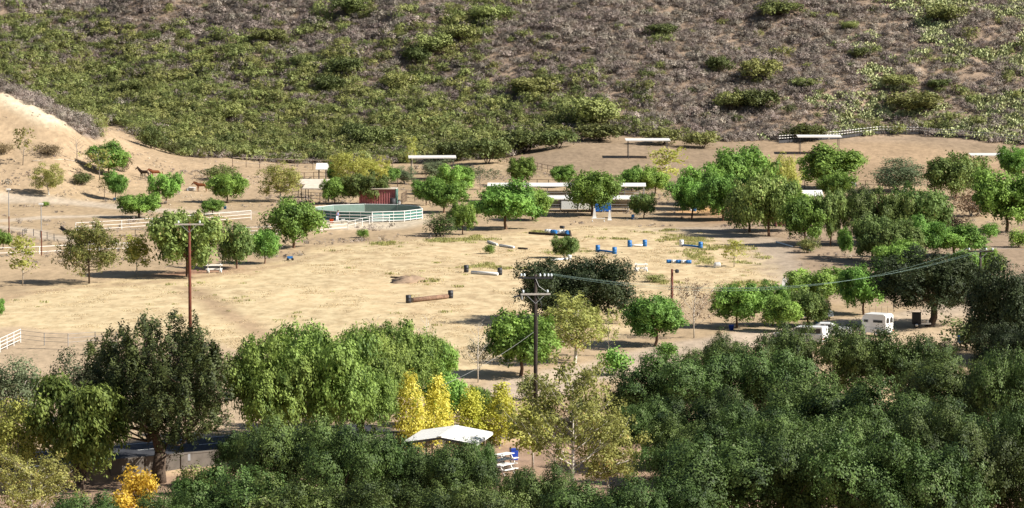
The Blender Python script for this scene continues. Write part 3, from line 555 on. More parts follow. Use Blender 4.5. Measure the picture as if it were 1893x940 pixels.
TREES = [
 # left slope and yard
 ('sycamore', 90, 361, 301, 54, 'bushy yellow-green young sycamore on the left slope above the gravel road'),
 ('sapling_brown', 42, 306, 236, 42, 'thin brown-leaved sapling on the far-left terrace under the pale bank'),
 ('bare', 142, 302, 250, 42, 'grey leafless tree on the terrace below the scrubby spur'),
 ('sapling_brown', 184, 334, 276, 58, 'thin greyish open tree in front of the flat-topped green pepper tree at left'),
 ('pepper', 200, 325, 262, 68, 'flat-topped green pepper tree just left of the dark horse'),
 ('pepper', 214, 370, 316, 38, 'small lollipop pepper tree with a blue bucket at its foot, below the dark horse'),
 ('sapling_brown', 193, 366, 325, 24, 'little brown sapling beside the small lollipop pepper tree'),
 ('pepper', 308, 377, 320, 54, 'round pepper tree with forked thin trunk below the two overlapping horses'),
 ('pepper', 258, 403, 358, 76, 'low wide pepper tree behind the white rail fence, casting a dark shadow'),
 ('pepper', 420, 375, 321, 70, 'broad bright pepper tree hiding the rump of the chestnut horse'),
 ('pepper', 393, 398, 368, 46, 'low pepper bush-tree between the broad bright pepper tree and the white fence'),
 ('pepper', 4, 462, 424, 36, 'green tree cut by the left edge beside the tall lamp pole'),
 ('pepper', -4, 592, 548, 26, 'green tree tip at the left edge of the straw field'),
 ('sycamore_conical', 165, 525, 410, 112, 'conical sycamore with mottled leaves and dark shadow beside the lower white rails'),
 ('sapling_full', 253, 511, 432, 46, 'slim yellow-green sapling with white trunk right of the conical sycamore'),
 ('sapling_yellow', 42, 529, 434, 50, 'thin pale-yellow sapling near the left edge in front of the white rails'),
 ('pepper_olive', 347, 512, 391, 138, 'large olive pepper tree behind the red-brown T-shaped pole'),
 ('pepper_olive', 438, 497, 411, 68, 'leaning-trunk pepper tree beside the white cavaletti at the field edge'),
 ('pepper', 489, 488, 426, 56, 'small pepper tree right of the leaning-trunk tree, at the field corner'),
 ('pepper', 543, 459, 369, 102, 'round bright pepper tree standing alone left of the green round pen'),
 ('sycamore', 519, 373, 301, 76, 'pale yellow-green bushy sycamore above the white gate'),
 # centre back
 ('yellow_sycamore', 650, 350, 280, 84, 'bright yellow sycamore behind the stalls'),
 ('yellow_sycamore', 696, 348, 288, 46, 'smaller faded yellow tree right of the bright yellow sycamore'),
 ('pepper', 619, 378, 329, 46, 'round pepper tree left of the red container, behind the round pen'),
 ('pepper', 618, 345, 299, 24, 'narrow green tree in front of the bright yellow sycamore'),
 ('pepper_olive', 676, 378, 318, 70, 'dark-trunked pepper tree shading the left half of the red container'),
 ('pepper', 717, 343, 307, 40, 'small grey-green tree behind the red container'),
 ('olive', 750, 340, 307, 34, 'pale small tree behind the corral, right of the red container'),
 ('sapling_yellow', 762, 316, 252, 22, 'tall thin yellow sapling at the edge of the chaparral'),
 ('pepper', 788, 380, 327, 46, 'left one of the pepper trees crowded right of the corral'),
 ('pepper', 821, 394, 332, 74, 'front bright pepper tree right of the corral, straight trunk in shade'),
 ('pepper', 842, 360, 304, 60, 'rear bright pepper tree behind the crowded pair by the corral'),
 ('olive', 806, 332, 294, 54, 'dark olive tree under the far white shelter roof'),
 ('willow_sparse', 888, 352, 304, 72, 'feathery grey-green willow left of the long white roof'),
 ('fir_bush', 815, 437, 392, 56, 'dark spiky bush at the upper edge of the field'),
 ('pepper', 855, 434, 375, 44, 'slim pepper tree beside the dark spiky bush'),
 ('pepper', 882, 402, 369, 34, 'small dark pepper tree behind the slim one by the spiky bush'),
 ('pepper', 936, 424, 333, 104, 'wide pepper tree with leaning Y-shaped trunk left of the white stables'),
 ('pepper', 986, 408, 349, 72, 'pepper tree touching the Y-trunk tree, casting a long flat shadow'),
 ('pepper', 966, 345, 291, 48, 'tufted pepper tree against the bare paddock slope'),
 ('pepper', 1041, 346, 305, 44, 'small pepper tree behind the long white roof'),
 ('pepper', 1094, 399, 317, 96, 'big pepper tree in front of the blue tarp at the stables'),
 ('pepper', 1168, 362, 308, 56, 'left half of the double-crowned pepper pair behind the stables'),
 ('pepper', 1208, 362, 309, 58, 'right half of the double-crowned pepper pair behind the stables'),
 ('pepper_olive', 1190, 404, 358, 42, 'small umbrella-shaped tree with thin stem at the end of the stables'),
 ('sapling_yellow', 1232, 352, 272, 64, 'thin pale-yellow tree at the right post of the centre paddock shelter'),
 # right group
 ('pepper', 1278, 406, 328, 70, 'leftmost dense pepper tree of the right-hand grove, dark straight trunk'),
 ('pepper', 1300, 388, 304, 78, 'pepper tree behind the leftmost trees of the right-hand grove'),
 ('pepper', 1337, 409, 322, 82, 'pepper tree with crooked trunk over the orange sand'),
 ('pepper', 1369, 380, 272, 98, 'tallest bright pepper tree at the back of the right-hand grove'),
 ('pepper_olive', 1385, 430, 336, 90, 'drooping pepper tree with pale straight trunk in the right-hand grove'),
 ('pepper_olive', 1422, 438, 318, 96, 'drooping pepper tree with pale crooked trunk in the right-hand grove'),
 ('yellow_sycamore', 1448, 395, 284, 62, 'yellowish sycamore behind the right-hand grove'),
 ('pepper', 1487, 456, 358, 76, 'round dark pepper tree in front of the small white-roofed shed'),
 ('pepper', 1536, 352, 267, 108, 'big bright pepper tree in front of the right paddock shelter'),
 ('pepper', 1548, 372, 318, 66, 'low pepper tree under the big bright one by the maroon shed'),
 ('pepper_olive', 1535, 455, 352, 58, 'slender pepper tree between the round dark one and the broad dark one'),
 ('oak', 1592, 452, 344, 104, 'broad dark green tree in the middle of the right-hand grove'),
 ('olive', 1664, 356, 293, 102, 'rounded olive-green tree alone on the lower paddock'),
 ('pepper_olive', 1766, 368, 284, 100, 'pepper tree with tangled brown underside on the lower paddock'),
 ('pepper', 1878, 340, 272, 62, 'tree at the right edge beside the rightmost shelter roof'),
 ('pepper', 1860, 429, 314, 120, 'large thick-trunked pepper tree near the right edge'),
 ('pepper_olive', 1700, 452, 342, 112, 'shaggy olive pepper tree right of the broad dark green tree'),
 ('pepper_olive', 1612, 482, 400, 84, 'brownish-olive tree in front of the broad dark green tree'),
 ('pepper', 1668, 442, 377, 66, 'small vivid green tree standing before the shaggy olive tree'),
 ('pepper_olive', 1660, 490, 408, 92, 'dull olive tree above the large dark oak, left of centre'),
 ('pepper', 1562, 476, 420, 30, 'thin young tree in the shade at the track side'),
 ('pepper', 1768, 475, 414, 94, 'bright pepper tree above the right-hand utility pole'),
 ('pepper', 1658, 512, 445, 92, 'bright pepper tree directly behind the left side of the large dark oak'),
 ('pepper', 1783, 525, 463, 62, 'bright pepper tree behind the right side of the large dark oak'),
 ('pepper', 1830, 515, 460, 48, 'green tree just behind the right-hand utility pole'),
 ('willow_sparse', 1725, 430, 358, 60, 'wispy grey tree among the right-hand grove near the brown brush'),
 ('pepper', 1318, 398, 318, 70, 'pepper tree in the second row behind the crooked trunk over the orange sand'),  # the remaining grove trees are extras, added for density and shadow underneath
 ('pepper', 1405, 408, 300, 80, 'pepper tree behind the two drooping pale-trunked ones'),
 ('pepper', 1462, 428, 336, 70, 'pepper tree behind the round dark one, left of the small shed'),
 ('pepper_olive', 1640, 455, 350, 80, 'olive tree behind the broad dark green tree in the right-hand grove'),
 ('pepper', 1710, 478, 400, 70, 'green tree behind the crown of the large dark oak'),
 # field and drive
 ('pepper_olive', 1043, 478, 438, 46, 'small flat-topped tree alone in the jump field'),
 ('sapling_yellow', 1357, 494, 443, 48, 'thin pale sapling in the jump field near the white box'),
 ('oak_low', 1058, 596, 477, 192, 'dark spreading oak behind the tall utility pole in the field'),
 ('pepper', 1510, 566, 496, 98, 'bright pepper tree at the end of the dirt track beside the white cones'),
 ('pepper', 1597, 582, 486, 84, 'pepper tree left of the large dark oak behind the horse trailer'),
 ('oak_dark', 1716, 604, 463, 196, 'large dark oak with curved trunk behind the horse trailer'),
 ('oak_low', 1880, 668, 482, 190, 'very dark oak at the right edge below the utility pole'),
 ('pepper', 1362, 607, 524, 88, 'rounded bright pepper tree with a blue tub at its foot by the drive'),
 ('pepper', 1428, 603, 521, 64, 'middle pepper tree of the row along the drive'),
 ('pepper', 1448, 614, 546, 66, 'low pepper tree in front of the row along the drive'),
 ('pepper_olive', 1493, 604, 534, 82, 'greyish pepper tree at the right end of the row along the drive'),
 ('pepper', 1210, 641, 544, 120, 'drooping bright pepper tree by the drive with dark shadow to its left'),
 ('bare_brown', 1283, 626, 513, 84, 'nearly leafless brown sycamore beside the short wooden post'),
 ('sycamore', 1062, 672, 543, 128, 'mottled olive sycamore right of the tall utility pole'),
 ('sapling_brown', 1125, 660, 570, 44, 'thin faded sapling right of the mottled olive sycamore'),
 ('pepper', 962, 696, 579, 130, 'glossy pepper tree with several thin trunks left of the tall utility pole'),
 ('bare_pale', 884, 708, 588, 44, 'white leafless sapling left of the glossy multi-trunk pepper tree'),
 ('willow_sparse', 886, 697, 622, 60, 'wispy green small tree around the white leafless sapling'),
 ('bare_pale', 791, 705, 577, 48, 'tall white leafless tree at the lower edge of the straw field'),
 ('bare', 692, 690, 585, 62, 'grey leafless tree in front of the big pepper trees'),
 # foreground
 ('pine', 293, 893, 586, 290, 'huge dark pine with thick trunk beside the asphalt road'),
 ('olive', 22, 800, 655, 110, 'grey-green olive tree at the left edge below the white pipe gate'),
 ('olive', 152, 780, 640, 100, 'silvery tree partly hidden behind the huge pine on its left'),
 ('weeping', 148, 908, 697, 152, 'weeping pepper tree left of the huge pine'),
 ('yellow_sycamore', 28, 905, 742, 120, 'yellow-green sycamore in the lower left corner above the brown one'),
 ('tall_sycamore', 60, 1010, 828, 170, 'brownish sycamore filling the lower left corner'),
 ('pepper_big', 500, 832, 622, 160, 'big pepper tree directly right of the huge pine'),
 ('pepper_big', 590, 835, 604, 190, 'tallest big pepper tree in the middle of the lower-left mass'),
 ('pepper_big', 668, 800, 612, 160, 'big pepper tree right of the tallest one in the lower-left mass'),
 ('pepper_big', 730, 760, 595, 150, 'far dark-topped pepper tree at the lower edge of the straw field'),
 ('pepper', 805, 730, 622, 78, 'small pepper tree right of the tall white leafless tree'),
 ('pepper_big', 672, 822, 690, 105, 'low pale pepper tree left of the golden poplars'),
 ('pepper', 828, 790, 692, 80, 'green tree in the gap behind the golden poplars'),
 ('pepper', 890, 790, 712, 60, 'dark green tree between the two yellow-green poplars'),
 ('poplar', 758, 838, 686, 56, 'brightest golden poplar, leftmost behind the white pavilion'),
 ('poplar', 808, 832, 696, 58, 'golden poplar second from the left behind the white pavilion'),
 ('poplar_green', 872, 828, 716, 54, 'yellow-green poplar third from the left behind the white pavilion'),
 ('poplar_green', 925, 826, 706, 60, 'yellow-green poplar at the right end behind the white pavilion'),
 ('tall_sycamore', 1058, 936, 655, 200, 'tall sycamore with slender white trunk left of the dark oak wood'),
 ('sapling_full', 985, 870, 735, 84, 'yellow leafy sapling right of the blue bin'),
 ('sycamore', 1125, 920, 760, 110, 'golden-olive sycamore at the left flank of the dark oak wood'),
 # oak wood, right
 ('oak', 1325, 742, 616, 120, 'rounded olive oak at the top left of the oak wood by the drive'),
 ('oak', 1240, 815, 652, 190, 'dark grey-green oak at the left end of the oak wood'),
 ('oak', 1200, 870, 738, 130, 'lit yellowish-green oak under the left end of the oak wood'),
 ('oak', 1410, 808, 640, 180, 'oak below the rounded olive one in the oak wood'),
 ('oak', 1452, 752, 600, 110, 'oak in front of the white pickup'),
 ('oak', 1558, 768, 597, 160, 'oak between the white pickup and the horse trailer'),
 ('oak', 1672, 772, 608, 175, 'oak in front of the horse trailer, right side'),
 ('oak', 1785, 835, 662, 190, 'oak left of the very dark right-edge oak, one row nearer'),
 ('oak', 1880, 860, 645, 150, 'oak at the right edge below the brown bare bush'),
 ('oak', 1505, 868, 690, 220, 'broad oak in the centre of the oak wood'),
 ('oak', 1650, 888, 705, 230, 'broad oak right of centre in the oak wood'),
 ('oak', 1390, 905, 745, 200, 'shaded oak left of centre in the oak wood'),
 ('oak', 1815, 935, 760, 220, 'broad oak near the right edge in the middle rows of the oak wood'),
 ('oak', 1335, 1025, 812, 240, 'large lit oak at the lower left of the oak wood'),
 ('oak', 1480, 1020, 792, 210, 'large oak at the bottom, second from the left in the oak wood'),
 ('oak', 1600, 1035, 800, 240, 'large oak at the bottom middle of the oak wood'),
 ('oak', 1730, 1035, 812, 210, 'large oak at the bottom right of the oak wood'),
 ('oak', 1865, 1025, 802, 210, 'large oak in the lower right corner'),
 ('oak', 1270, 945, 800, 150, 'dark oak deep in the shade behind the tall white-trunk sycamore'),
 ('oak', 1205, 1060, 880, 180, 'pale-leaved oak at the bottom edge left of the oak wood'),
 ('oak', 1560, 970, 762, 170, 'oak filling the gap below the wood centre'),
 ('oak', 1740, 970, 745, 170, 'oak filling the gap at the right of the wood centre'),
 ('oak', 1318, 868, 715, 150, 'dark oak in the shaded hollow at the left of the wood'),
 ('oak', 1165, 812, 712, 100, 'small oak right of the tall white-trunk sycamore'),
 ('oak', 1255, 900, 770, 150, 'shaded oak low on the left flank of the wood'),
 ('oak', 1435, 960, 770, 170, 'oak between the shaded one and the large bottom oaks'),
 ('oak', 1890, 960, 745, 130, 'oak at the right edge half-way down the wood'),
 # oaks, lower left and middle
 ('oak', 545, 965, 768, 190, 'grey-topped oak below the big pepper trees'),
 ('oak', 452, 905, 795, 110, 'oak beside the asphalt road right of the pine trunk'),
 ('oak', 640, 990, 785, 190, 'oak left of the white pavilion'),
 ('oak', 735, 985, 800, 170, 'oak whose top touches the left eave of the white pavilion'),
 ('oak', 832, 990, 818, 150, 'oak directly in front of the white pavilion'),
 ('oak', 885, 960, 812, 70, 'slim oak at the right corner of the white pavilion'),
 ('oak', 425, 1045, 862, 220, 'pale green oak at the bottom edge below the pine'),
 ('oak', 565, 1060, 880, 220, 'oak at the bottom edge below the grey-topped oak'),
 ('oak', 705, 1070, 885, 220, 'oak at the bottom edge left of the picnic tables'),
 ('oak', 1000, 1010, 852, 150, 'oak right of the picnic tables'),
 ('oak', 1100, 1060, 895, 190, 'oak at the bottom edge under the tall white-trunk sycamore'),
 ('oak', 870, 1070, 890, 180, 'oak at the bottom edge in front of the picnic tables'),
 ('oak', 330, 1060, 905, 150, 'oak at the bottom edge right of the orange shrub'),
 ('oak', 160, 1060, 905, 150, 'oak at the bottom edge under the weeping pepper tree'),
]
for kind, px, base, top, wpx, label in TREES:
    tree(NAMES.get(kind, 'shrub'), kind, px, base, top, wpx, label, 'bush' if kind == 'fir_bush' else 'tree')
SHRUBS = [
 ('dark_shrub', 412, 334, 304, 70, 'domed olive-brown bush behind the broad bright pepper tree'),
 ('dark_shrub', 283, 276, 228, 46, 'dark upright bush at the chaparral edge above the horses'),
 ('dark_shrub', 315, 285, 262, 30, 'small dark bush right of the upright bush at the chaparral edge'),
 ('dark_shrub', 342, 288, 258, 34, 'second small dark bush along the chaparral edge above the horses'),
 ('green_shrub', 85, 382, 373, 13, 'tiny green shrub between the two gravel tracks'),
 ('dark_shrub', 150, 342, 318, 42, 'grey scrubby bush on the slope right of the young sycamore'),
 ('brown_shrub', 90, 288, 264, 52, 'brownish bush on the left terrace'),
 ('brown_shrub', 8, 286, 262, 36, 'brown bush at the left edge on the bank'),
 ('brown_shrub', 228, 318, 280, 34, 'rusty dry bush right of the flat-topped pepper tree'),
 ('green_shrub', 671, 440, 424, 24, 'small pale green shrub below the round pen'),
 ('green_shrub', 1135, 694, 644, 56, 'bright green shrub at the drive right of the mottled sycamore'),
 ('green_shrub', 1232, 664, 632, 40, 'low wispy green shrub under the drooping pepper tree'),
 ('green_shrub', 1830, 440, 412, 34, 'green shrub left of the thick-trunked pepper tree'),
 ('green_shrub', 1884, 458, 424, 40, 'green shrub cut by the right edge'),
 ('dark_shrub', 1795, 648, 585, 100, 'dark shrub under the very dark right-edge oak'),
 ('oak_low', 1875, 705, 600, 140, 'dark low growth at the right edge below the very dark oak'),
 ('brown_shrub', 1835, 665, 615, 60, 'brown leafless bush under the very dark right-edge oak'),
 ('brown_shrub', 1745, 665, 625, 60, 'grey twiggy bush right of the horse trailer'),
 ('brown_shrub', 1800, 400, 350, 90, 'tangle of dry brown brush left of the thick-trunked pepper tree'),
 ('brown_shrub', 1760, 430, 395, 60, 'tan brush heap below the tangled pepper tree'),
 ('orange_shrub', 256, 948, 862, 70, 'bright orange-yellow shrub in front of the pine trunk'),
 ('orange_shrub', 225, 965, 905, 60, 'lower yellow shrub left of the bright orange one'),
 ('dark_shrub', 375, 915, 855, 80, 'green shrub on the dirt right of the pine trunk'),
 ('dark_shrub', 980, 740, 692, 50, 'dark shrub at the foot of the tall utility pole'),
 ('dark_shrub', 1080, 800, 742, 70, 'grey-green shrub behind the tall white-trunk sycamore'),
 ('brown_shrub', 1010, 790, 740, 70, 'dry brown brush right of the tall utility pole base'),
 ('dark_shrub', 1495, 468, 440, 40, 'low shrub in the shade of the round dark pepper tree'),
 ('green_shrub', 905, 470, 452, 20, 'tuft of green weeds by the white log bend'),
 ('shrub', 1210, 522, 505, 40, 'pale dry weed clump left of the short wooden post'),
]
for kind, px, base, top, wpx, label in SHRUBS:
    tree('shrub', kind, px, base, top, wpx, label, 'bush')

# ---- hillside cover: many small plants spread by nodes
def scatter(name, label, cat, pts, scl, protos, seed):
    """one object: points on the ground, each carrying one of a few plant meshes"""
    pc = bpy.data.collections.new(name + '_plants')
    for me in protos: pc.objects.link(bpy.data.objects.new(name + '_plant', me))
    n = len(pts); me = bpy.data.meshes.new(name); me.vertices.add(n); me.vertices.foreach_set('co', np.asarray(pts, np.float32).ravel())
    r = np.random.default_rng(seed)
    for nm, ty, val in (('scl', 'FLOAT', scl), ('rot', 'FLOAT', r.random(n) * 6.283), ('idx', 'INT', r.integers(0, len(protos), n))):
        a = me.attributes.new(nm, ty, 'POINT'); a.data.foreach_set('value', np.asarray(val, np.int32 if ty == 'INT' else np.float32))
    o = link(name, me); tag(o, label, cat, kind='stuff')
    ng = bpy.data.node_groups.new(name, 'GeometryNodeTree'); ng.interface.new_socket('Geometry', in_out='INPUT', socket_type='NodeSocketGeometry'); ng.interface.new_socket('Geometry', in_out='OUTPUT', socket_type='NodeSocketGeometry')
    N = ng.nodes.new; L = ng.links.new; gi = N('NodeGroupInput'); go = N('NodeGroupOutput'); ip = N('GeometryNodeInstanceOnPoints')
    ci = N('GeometryNodeCollectionInfo'); ci.inputs['Collection'].default_value = pc; ci.inputs['Separate Children'].default_value = True; ci.inputs['Reset Children'].default_value = True
    def att(nm, ty):
        k = N('GeometryNodeInputNamedAttribute'); k.data_type = ty; k.inputs['Name'].default_value = nm; return k.outputs['Attribute']
    cx = N('ShaderNodeCombineXYZ'); L(att('rot', 'FLOAT'), cx.inputs['Z'])
    L(gi.outputs[0], ip.inputs['Points']); L(ci.outputs[0], ip.inputs['Instance']); ip.inputs['Pick Instance'].default_value = True
    L(att('idx', 'INT'), ip.inputs['Instance Index']); L(cx.outputs[0], ip.inputs['Rotation']); L(att('scl', 'FLOAT'), ip.inputs['Scale']); L(ip.outputs[0], go.inputs[0])
    md = o.modifiers.new('plants', 'NODES'); md.node_group = ng
    return o
def bush_proto(seed, leaf, Wd, H, ncl, rc, nl, ls, up=0.4, jit=0.45, asp=0.5):
    r = np.random.default_rng(seed); c, rr = dome_clumps(r, Wd, H, 0.0, ncl, rc, 0.8, bottom=0.0, full=2.2)
    return quads_mesh('bush', *leaves(r, c, rr, nl, ls, 0, 0.9, up=up, jit=jit, asp=asp, sprig=0.09, per=8, nr=0.35), leaf)
grey = [bush_proto(200 + k, 'leaf_bush_grey', 2.0, 0.85, 10, 0.40, 560, 0.09, up=0.5) for k in range(6)]
green = [bush_proto(210 + k, 'leaf_bush_green', 2.6, 1.45, 12, 0.5, 760, 0.115) for k in range(5)]
darkb = [bush_proto(220 + k, 'leaf_bush_dark', 3.4, 2.6, 16, 0.65, 1000, 0.15) for k in range(4)]
def cactus_proto(seed):
    r = np.random.default_rng(seed); n = 60; c = np.stack([r.normal(0, .55, n), r.normal(0, .55, n), 0.12 + 0.95 * r.random(n) ** 1.3], 1); c[:, 2] *= np.exp(-(c[:, 0] ** 2 + c[:, 1] ** 2) * 0.5)
    c[:, 2] += 0.08; nr = unit(n, r); nr[:, 2] *= 0.4; nr /= np.linalg.norm(nr, axis=1)[:, None]
    upv = np.array([0, 0, 1.0]) + 0.5 * unit(n, r); a = upv - nr * (upv * nr).sum(1)[:, None]; a /= np.linalg.norm(a, axis=1)[:, None]; b = np.cross(nr, a)
    return quads_mesh('cactus', c, a * 0.19, b * 0.16, r.random(n) * 0.6 + 0.35 * (c[:, 2] > 0.5), 'pad_cactus')
cact = [cactus_proto(230 + k) for k in range(4)]
def project(x, y, z):
    v0 = x; v1 = y * CP - (z - CAMH) * SP; v2 = y * SP + (z - CAMH) * CP
    return CX + FPX * v0 / v1, CY - FPX * v2 / v1
NB = 64000
hx = rng.uniform(-125, 125, NB); hy = rng.uniform(540, 760, NB)
hill_w = Z['hillside'].astype(float) + spur
gi_ = np.clip(((hx - gx[0]) / 0.7).round().astype(int), 0, ni - 1); gj_ = np.clip(np.searchsorted(gy, hy), 0, nj - 1)
ok = (hill_w[gi_, gj_] > 0.5) & (np.abs(hx) < hy * 0.175)
hx, hy = hx[ok], hy[ok]; hzv = height(hx, hy); hpx, hpy = project(hx, hy, hzv)
# how green each place is: canyon floor at left and the foot of the hill; gully lines higher up
G_w = poly_w([(150, 230), (0, 145), (-100, 100), (-100, 85), (150, 90), (330, 110), (480, 150), (640, 185), (760, 200), (880, 195), (1010, 185), (1130, 185), (1180, 215), (1100, 248), (1050, 252), (960, 282), (900, 296), (600, 303), (350, 292)])
gmask = soft(inside(G_w, wx, wy), 14)[gi_[ok], gj_[ok]]
gul = np.zeros(len(hx))
for line in ([(560, 160), (700, 100), (830, 50), (900, 0)], [(700, 180), (760, 150), (860, 90), (940, 10)], [(600, 60), (680, 10)], [(920, 165), (1030, 140)], [(0, 60), (130, 30)], [(590, 110), (640, 85)], [(380, 130), (480, 75)]):
    gul = np.maximum(gul, soft(inside(strip(line, 3.2), wx, wy), 3)[gi_[ok], gj_[ok]])
pn = fbm(hx * 0.09 + 3, hy * 0.09, 3)
gprob = np.clip(0.02 + 0.72 * gmask + 0.55 * gul + 0.9 * np.clip(pn - 0.62, 0, 1), 0, 0.92)
rgt = soft(inside(poly_w([(1420, 256), (1893, 268), (2100, 280), (2100, -20), (1640, -20), (1560, 90), (1480, 160)]), wx, wy), 6)[gi_[ok], gj_[ok]]
cn = fbm(hx * 0.14 + 70, hy * 0.10, 3); spr = spur[gi_[ok], gj_[ok]]
u = rng.random(len(hx)); isg = (u < gprob) & ~spr
isd = isg & (rng.random(len(hx)) < 0.22)
isc = ~isg & (rng.random(len(hx)) < rgt * np.clip((cn - 0.45) * 7, 0, 0.6))
thin = rng.random(len(hx)) < np.where(rgt > 0.4, 0.6, 0.85)
isy = ~isg & ~isc & thin
keep_g = isg & ~isd & (rng.random(len(hx)) < 0.62)
keep_d = isd & (rng.random(len(hx)) < 0.5)
def P(m, sink=0.12): return np.stack([hx[m], hy[m], hzv[m] - sink], 1)
def S(m, a, b): return rng.uniform(a, b, int(m.sum()))
scatter('dry_scrub', 'grey-brown dry sage scrub covering the hillside', 'scrub', P(isy), np.clip(np.exp(rng.normal(-0.12, 0.42, int(isy.sum()))), 0.45, 2.2), grey, 1)
scatter('green_chaparral', 'olive-green chaparral filling the canyon and foot of the hill', 'chaparral', P(keep_g), np.clip(np.exp(rng.normal(0.0, 0.38, int(keep_g.sum()))), 0.4, 2.0), green, 2)
scatter('dark_chaparral', 'darker bushes mixed into the green chaparral', 'chaparral', P(keep_d), S(keep_d, 0.5, 1.0), darkb, 3)
scatter('prickly_pear', 'pale yellow-green prickly pear cactus patches on the right ridge', 'cactus', P(isc, 0.05), S(isc, 0.6, 1.3), cact, 4)

# ------------------------------------------------------------------ tufts of grass and weeds
def tuft_proto(seed, leaf, n, h, spread):
    r = np.random.default_rng(seed); c = np.stack([r.normal(0, spread, n), r.normal(0, spread, n), h * 0.45 + 0 * r.random(n)], 1)
    a = np.stack([r.normal(0, .25, n), r.normal(0, .25, n), np.ones(n)], 1) * (h * 0.5 * (0.6 + 0.8 * r.random(n)))[:, None]
    t = r.random(n) * 6.28; b = np.stack([np.cos(t), np.sin(t), 0 * t], 1) * 0.045
    return quads_mesh('tuft', c, a, b, r.random(n), leaf)
dry = [tuft_proto(300 + k, 'blade_dry', 12, 0.08, 0.26) for k in range(3)]
wet = [tuft_proto(310 + k, 'blade_green', 20, 0.28, 0.3) for k in range(3)]
def on_zone(name, n, x0, x1, y0, y1):
    x = rng.uniform(x0, x1, n); y = rng.uniform(y0, y1, n)
    i = np.clip(((x - gx[0]) / 0.7).round().astype(int), 0, ni - 1); j = np.clip(np.searchsorted(gy, y), 0, nj - 1)
    k = Z[name][i, j]; return x[k], y[k]
x, y = on_zone('riding_field', 60000, -70, 50, 290, 480)
k = fbm(x * 0.35, y * 0.2, 4) > 0.6; x, y = x[k], y[k]
scatter('dry_grass', 'mown dry straw-coloured grass over the riding field', 'grass', np.stack([x, y, height(x, y) - 0.02], 1), rng.uniform(0.5, 1.2, len(x)), dry, 11)
x, y = on_zone('riding_field', 60000, -70, 50, 330, 480)
gw = np.zeros(len(x))
for line, w_ in (([(580, 450), (720, 446), (850, 438), (950, 436), (1010, 436)], 7.0), ([(760, 480), (850, 490), (960, 500)], 3.5), ([(1150, 432), (1280, 440), (1380, 455), (1420, 490)], 9.0), ([(1000, 460), (1100, 468)], 6), ([(1260, 530), (1440, 530)], 6), ([(1180, 520), (1260, 515)], 5), ([(720, 520), (790, 516)], 4)):
    gw = np.maximum(gw, inside(strip(line, w_), x, y) * 1.0)
k = rng.random(len(x)) < np.clip((fbm(x * 0.22 + 30, y * 0.16, 4) - 0.5) * 5, 0, 1) * (0.015 + 0.75 * gw); x, y = x[k], y[k]
scatter('green_weeds', 'green weeds growing in patches across the field', 'weeds', np.stack([x, y, height(x, y) - 0.02], 1), rng.uniform(0.5, 1.3, len(x)), wet, 12)

# low weeds and stones on the bare slopes and yards
x = rng.uniform(-100, 90, 26000); y = rng.uniform(395, 612, 26000)
i = np.clip(((x - gx[0]) / 0.7).round().astype(int), 0, ni - 1); j = np.clip(np.searchsorted(gy, y), 0, nj - 1)
k = (zone[i, j] == 0) & (fbm(x * 0.2 + 11, y * 0.15, 4) > 0.57) & (np.abs(x) < y * 0.175); x, y = x[k], y[k]
lowb = [bush_proto(240 + q, 'leaf_bush_grey', 0.7, 0.3, 5, 0.16, 60, 0.08, up=0.4) for q in range(3)]
scatter('dry_weeds', 'low brown weeds dotted over the bare yard and slopes', 'weeds', np.stack([x, y, height(x, y) - 0.03], 1), np.exp(rng.normal(-0.5, 0.45, len(x))), lowb, 21)
def stone_proto(seed):
    r = np.random.default_rng(seed); b = MB().lathe([(.02, 0), (.2, .02), (.24, .1), (.14, .19), (.02, .21)], 7); b.v = [(x_ * (1 + .25 * r.normal()), y_ * (1 + .25 * r.normal()), z_) for x_, y_, z_ in b.v]; return b.mesh('stone', 'rock_pale')
x = rng.uniform(-100, -25, 5000); y = rng.uniform(495, 600, 5000); k = (zone[np.clip(((x - gx[0]) / 0.7).round().astype(int), 0, ni - 1), np.clip(np.searchsorted(gy, y), 0, nj - 1)] == 0) & (np.abs(x) < y * 0.175) & (fbm(x * 0.2, y * 0.2, 3) > 0.5); x, y = x[k][:900], y[k][:900]
scatter('stones', 'pale stones scattered over the left slopes', 'stones', np.stack([x, y, height(x, y) - 0.03], 1), np.exp(rng.normal(-1.0, 0.45, len(x))), [stone_proto(q) for q in range(3)], 22)

# ------------------------------------------------------------------ fences
def fence(name, pts, h, levels, mpost, mrail, spacing, label, cat='fence', pr=0.06, rr=0.035, square=False):
    P_ = [at(*p) for p in pts]; o = thing(name, P_[0], label, cat)
    seg = [(P_[i], P_[i + 1]) for i in range(len(P_) - 1)]; line = [P_[0]]
    for a, b in seg:
        n = max(1, round((b - a).length / spacing))
        for k in range(1, n + 1):
            q = a.lerp(b, k / n); line.append(V(q.x, q.y, hz(q.x, q.y)))
    pm = (MB().box((0, 0, h / 2 - 0.1), (2 * pr, 2 * pr, h + 0.24)) if square else MB().tube([(0, 0, -0.25), (0, 0, h + 0.04)], pr, 6)).mesh('post', mpost)
    for q in line: link('post', pm, o, q - P_[0])
    for lv in levels:
        b = MB(); pp = [q - P_[0] + V(0, -pr, lv * h) for q in line]
        if square:
            for i in range(len(pp) - 1): b.beam(pp[i], pp[i + 1], rr, rr * 4)
        else: b.tube(pp, rr, 5)
        b.build('rail', mrail, o)
    return o
fence('rail_fence', [(140, 431), (225, 426), (281, 422), (345, 417), (405, 412), (464, 407)], 1.38, (1, 0.62, 0.28), 'white_paint', 'white_paint', 5.5, 'long white three-rail fence below the low wide pepper tree', rr=0.032, pr=0.055)
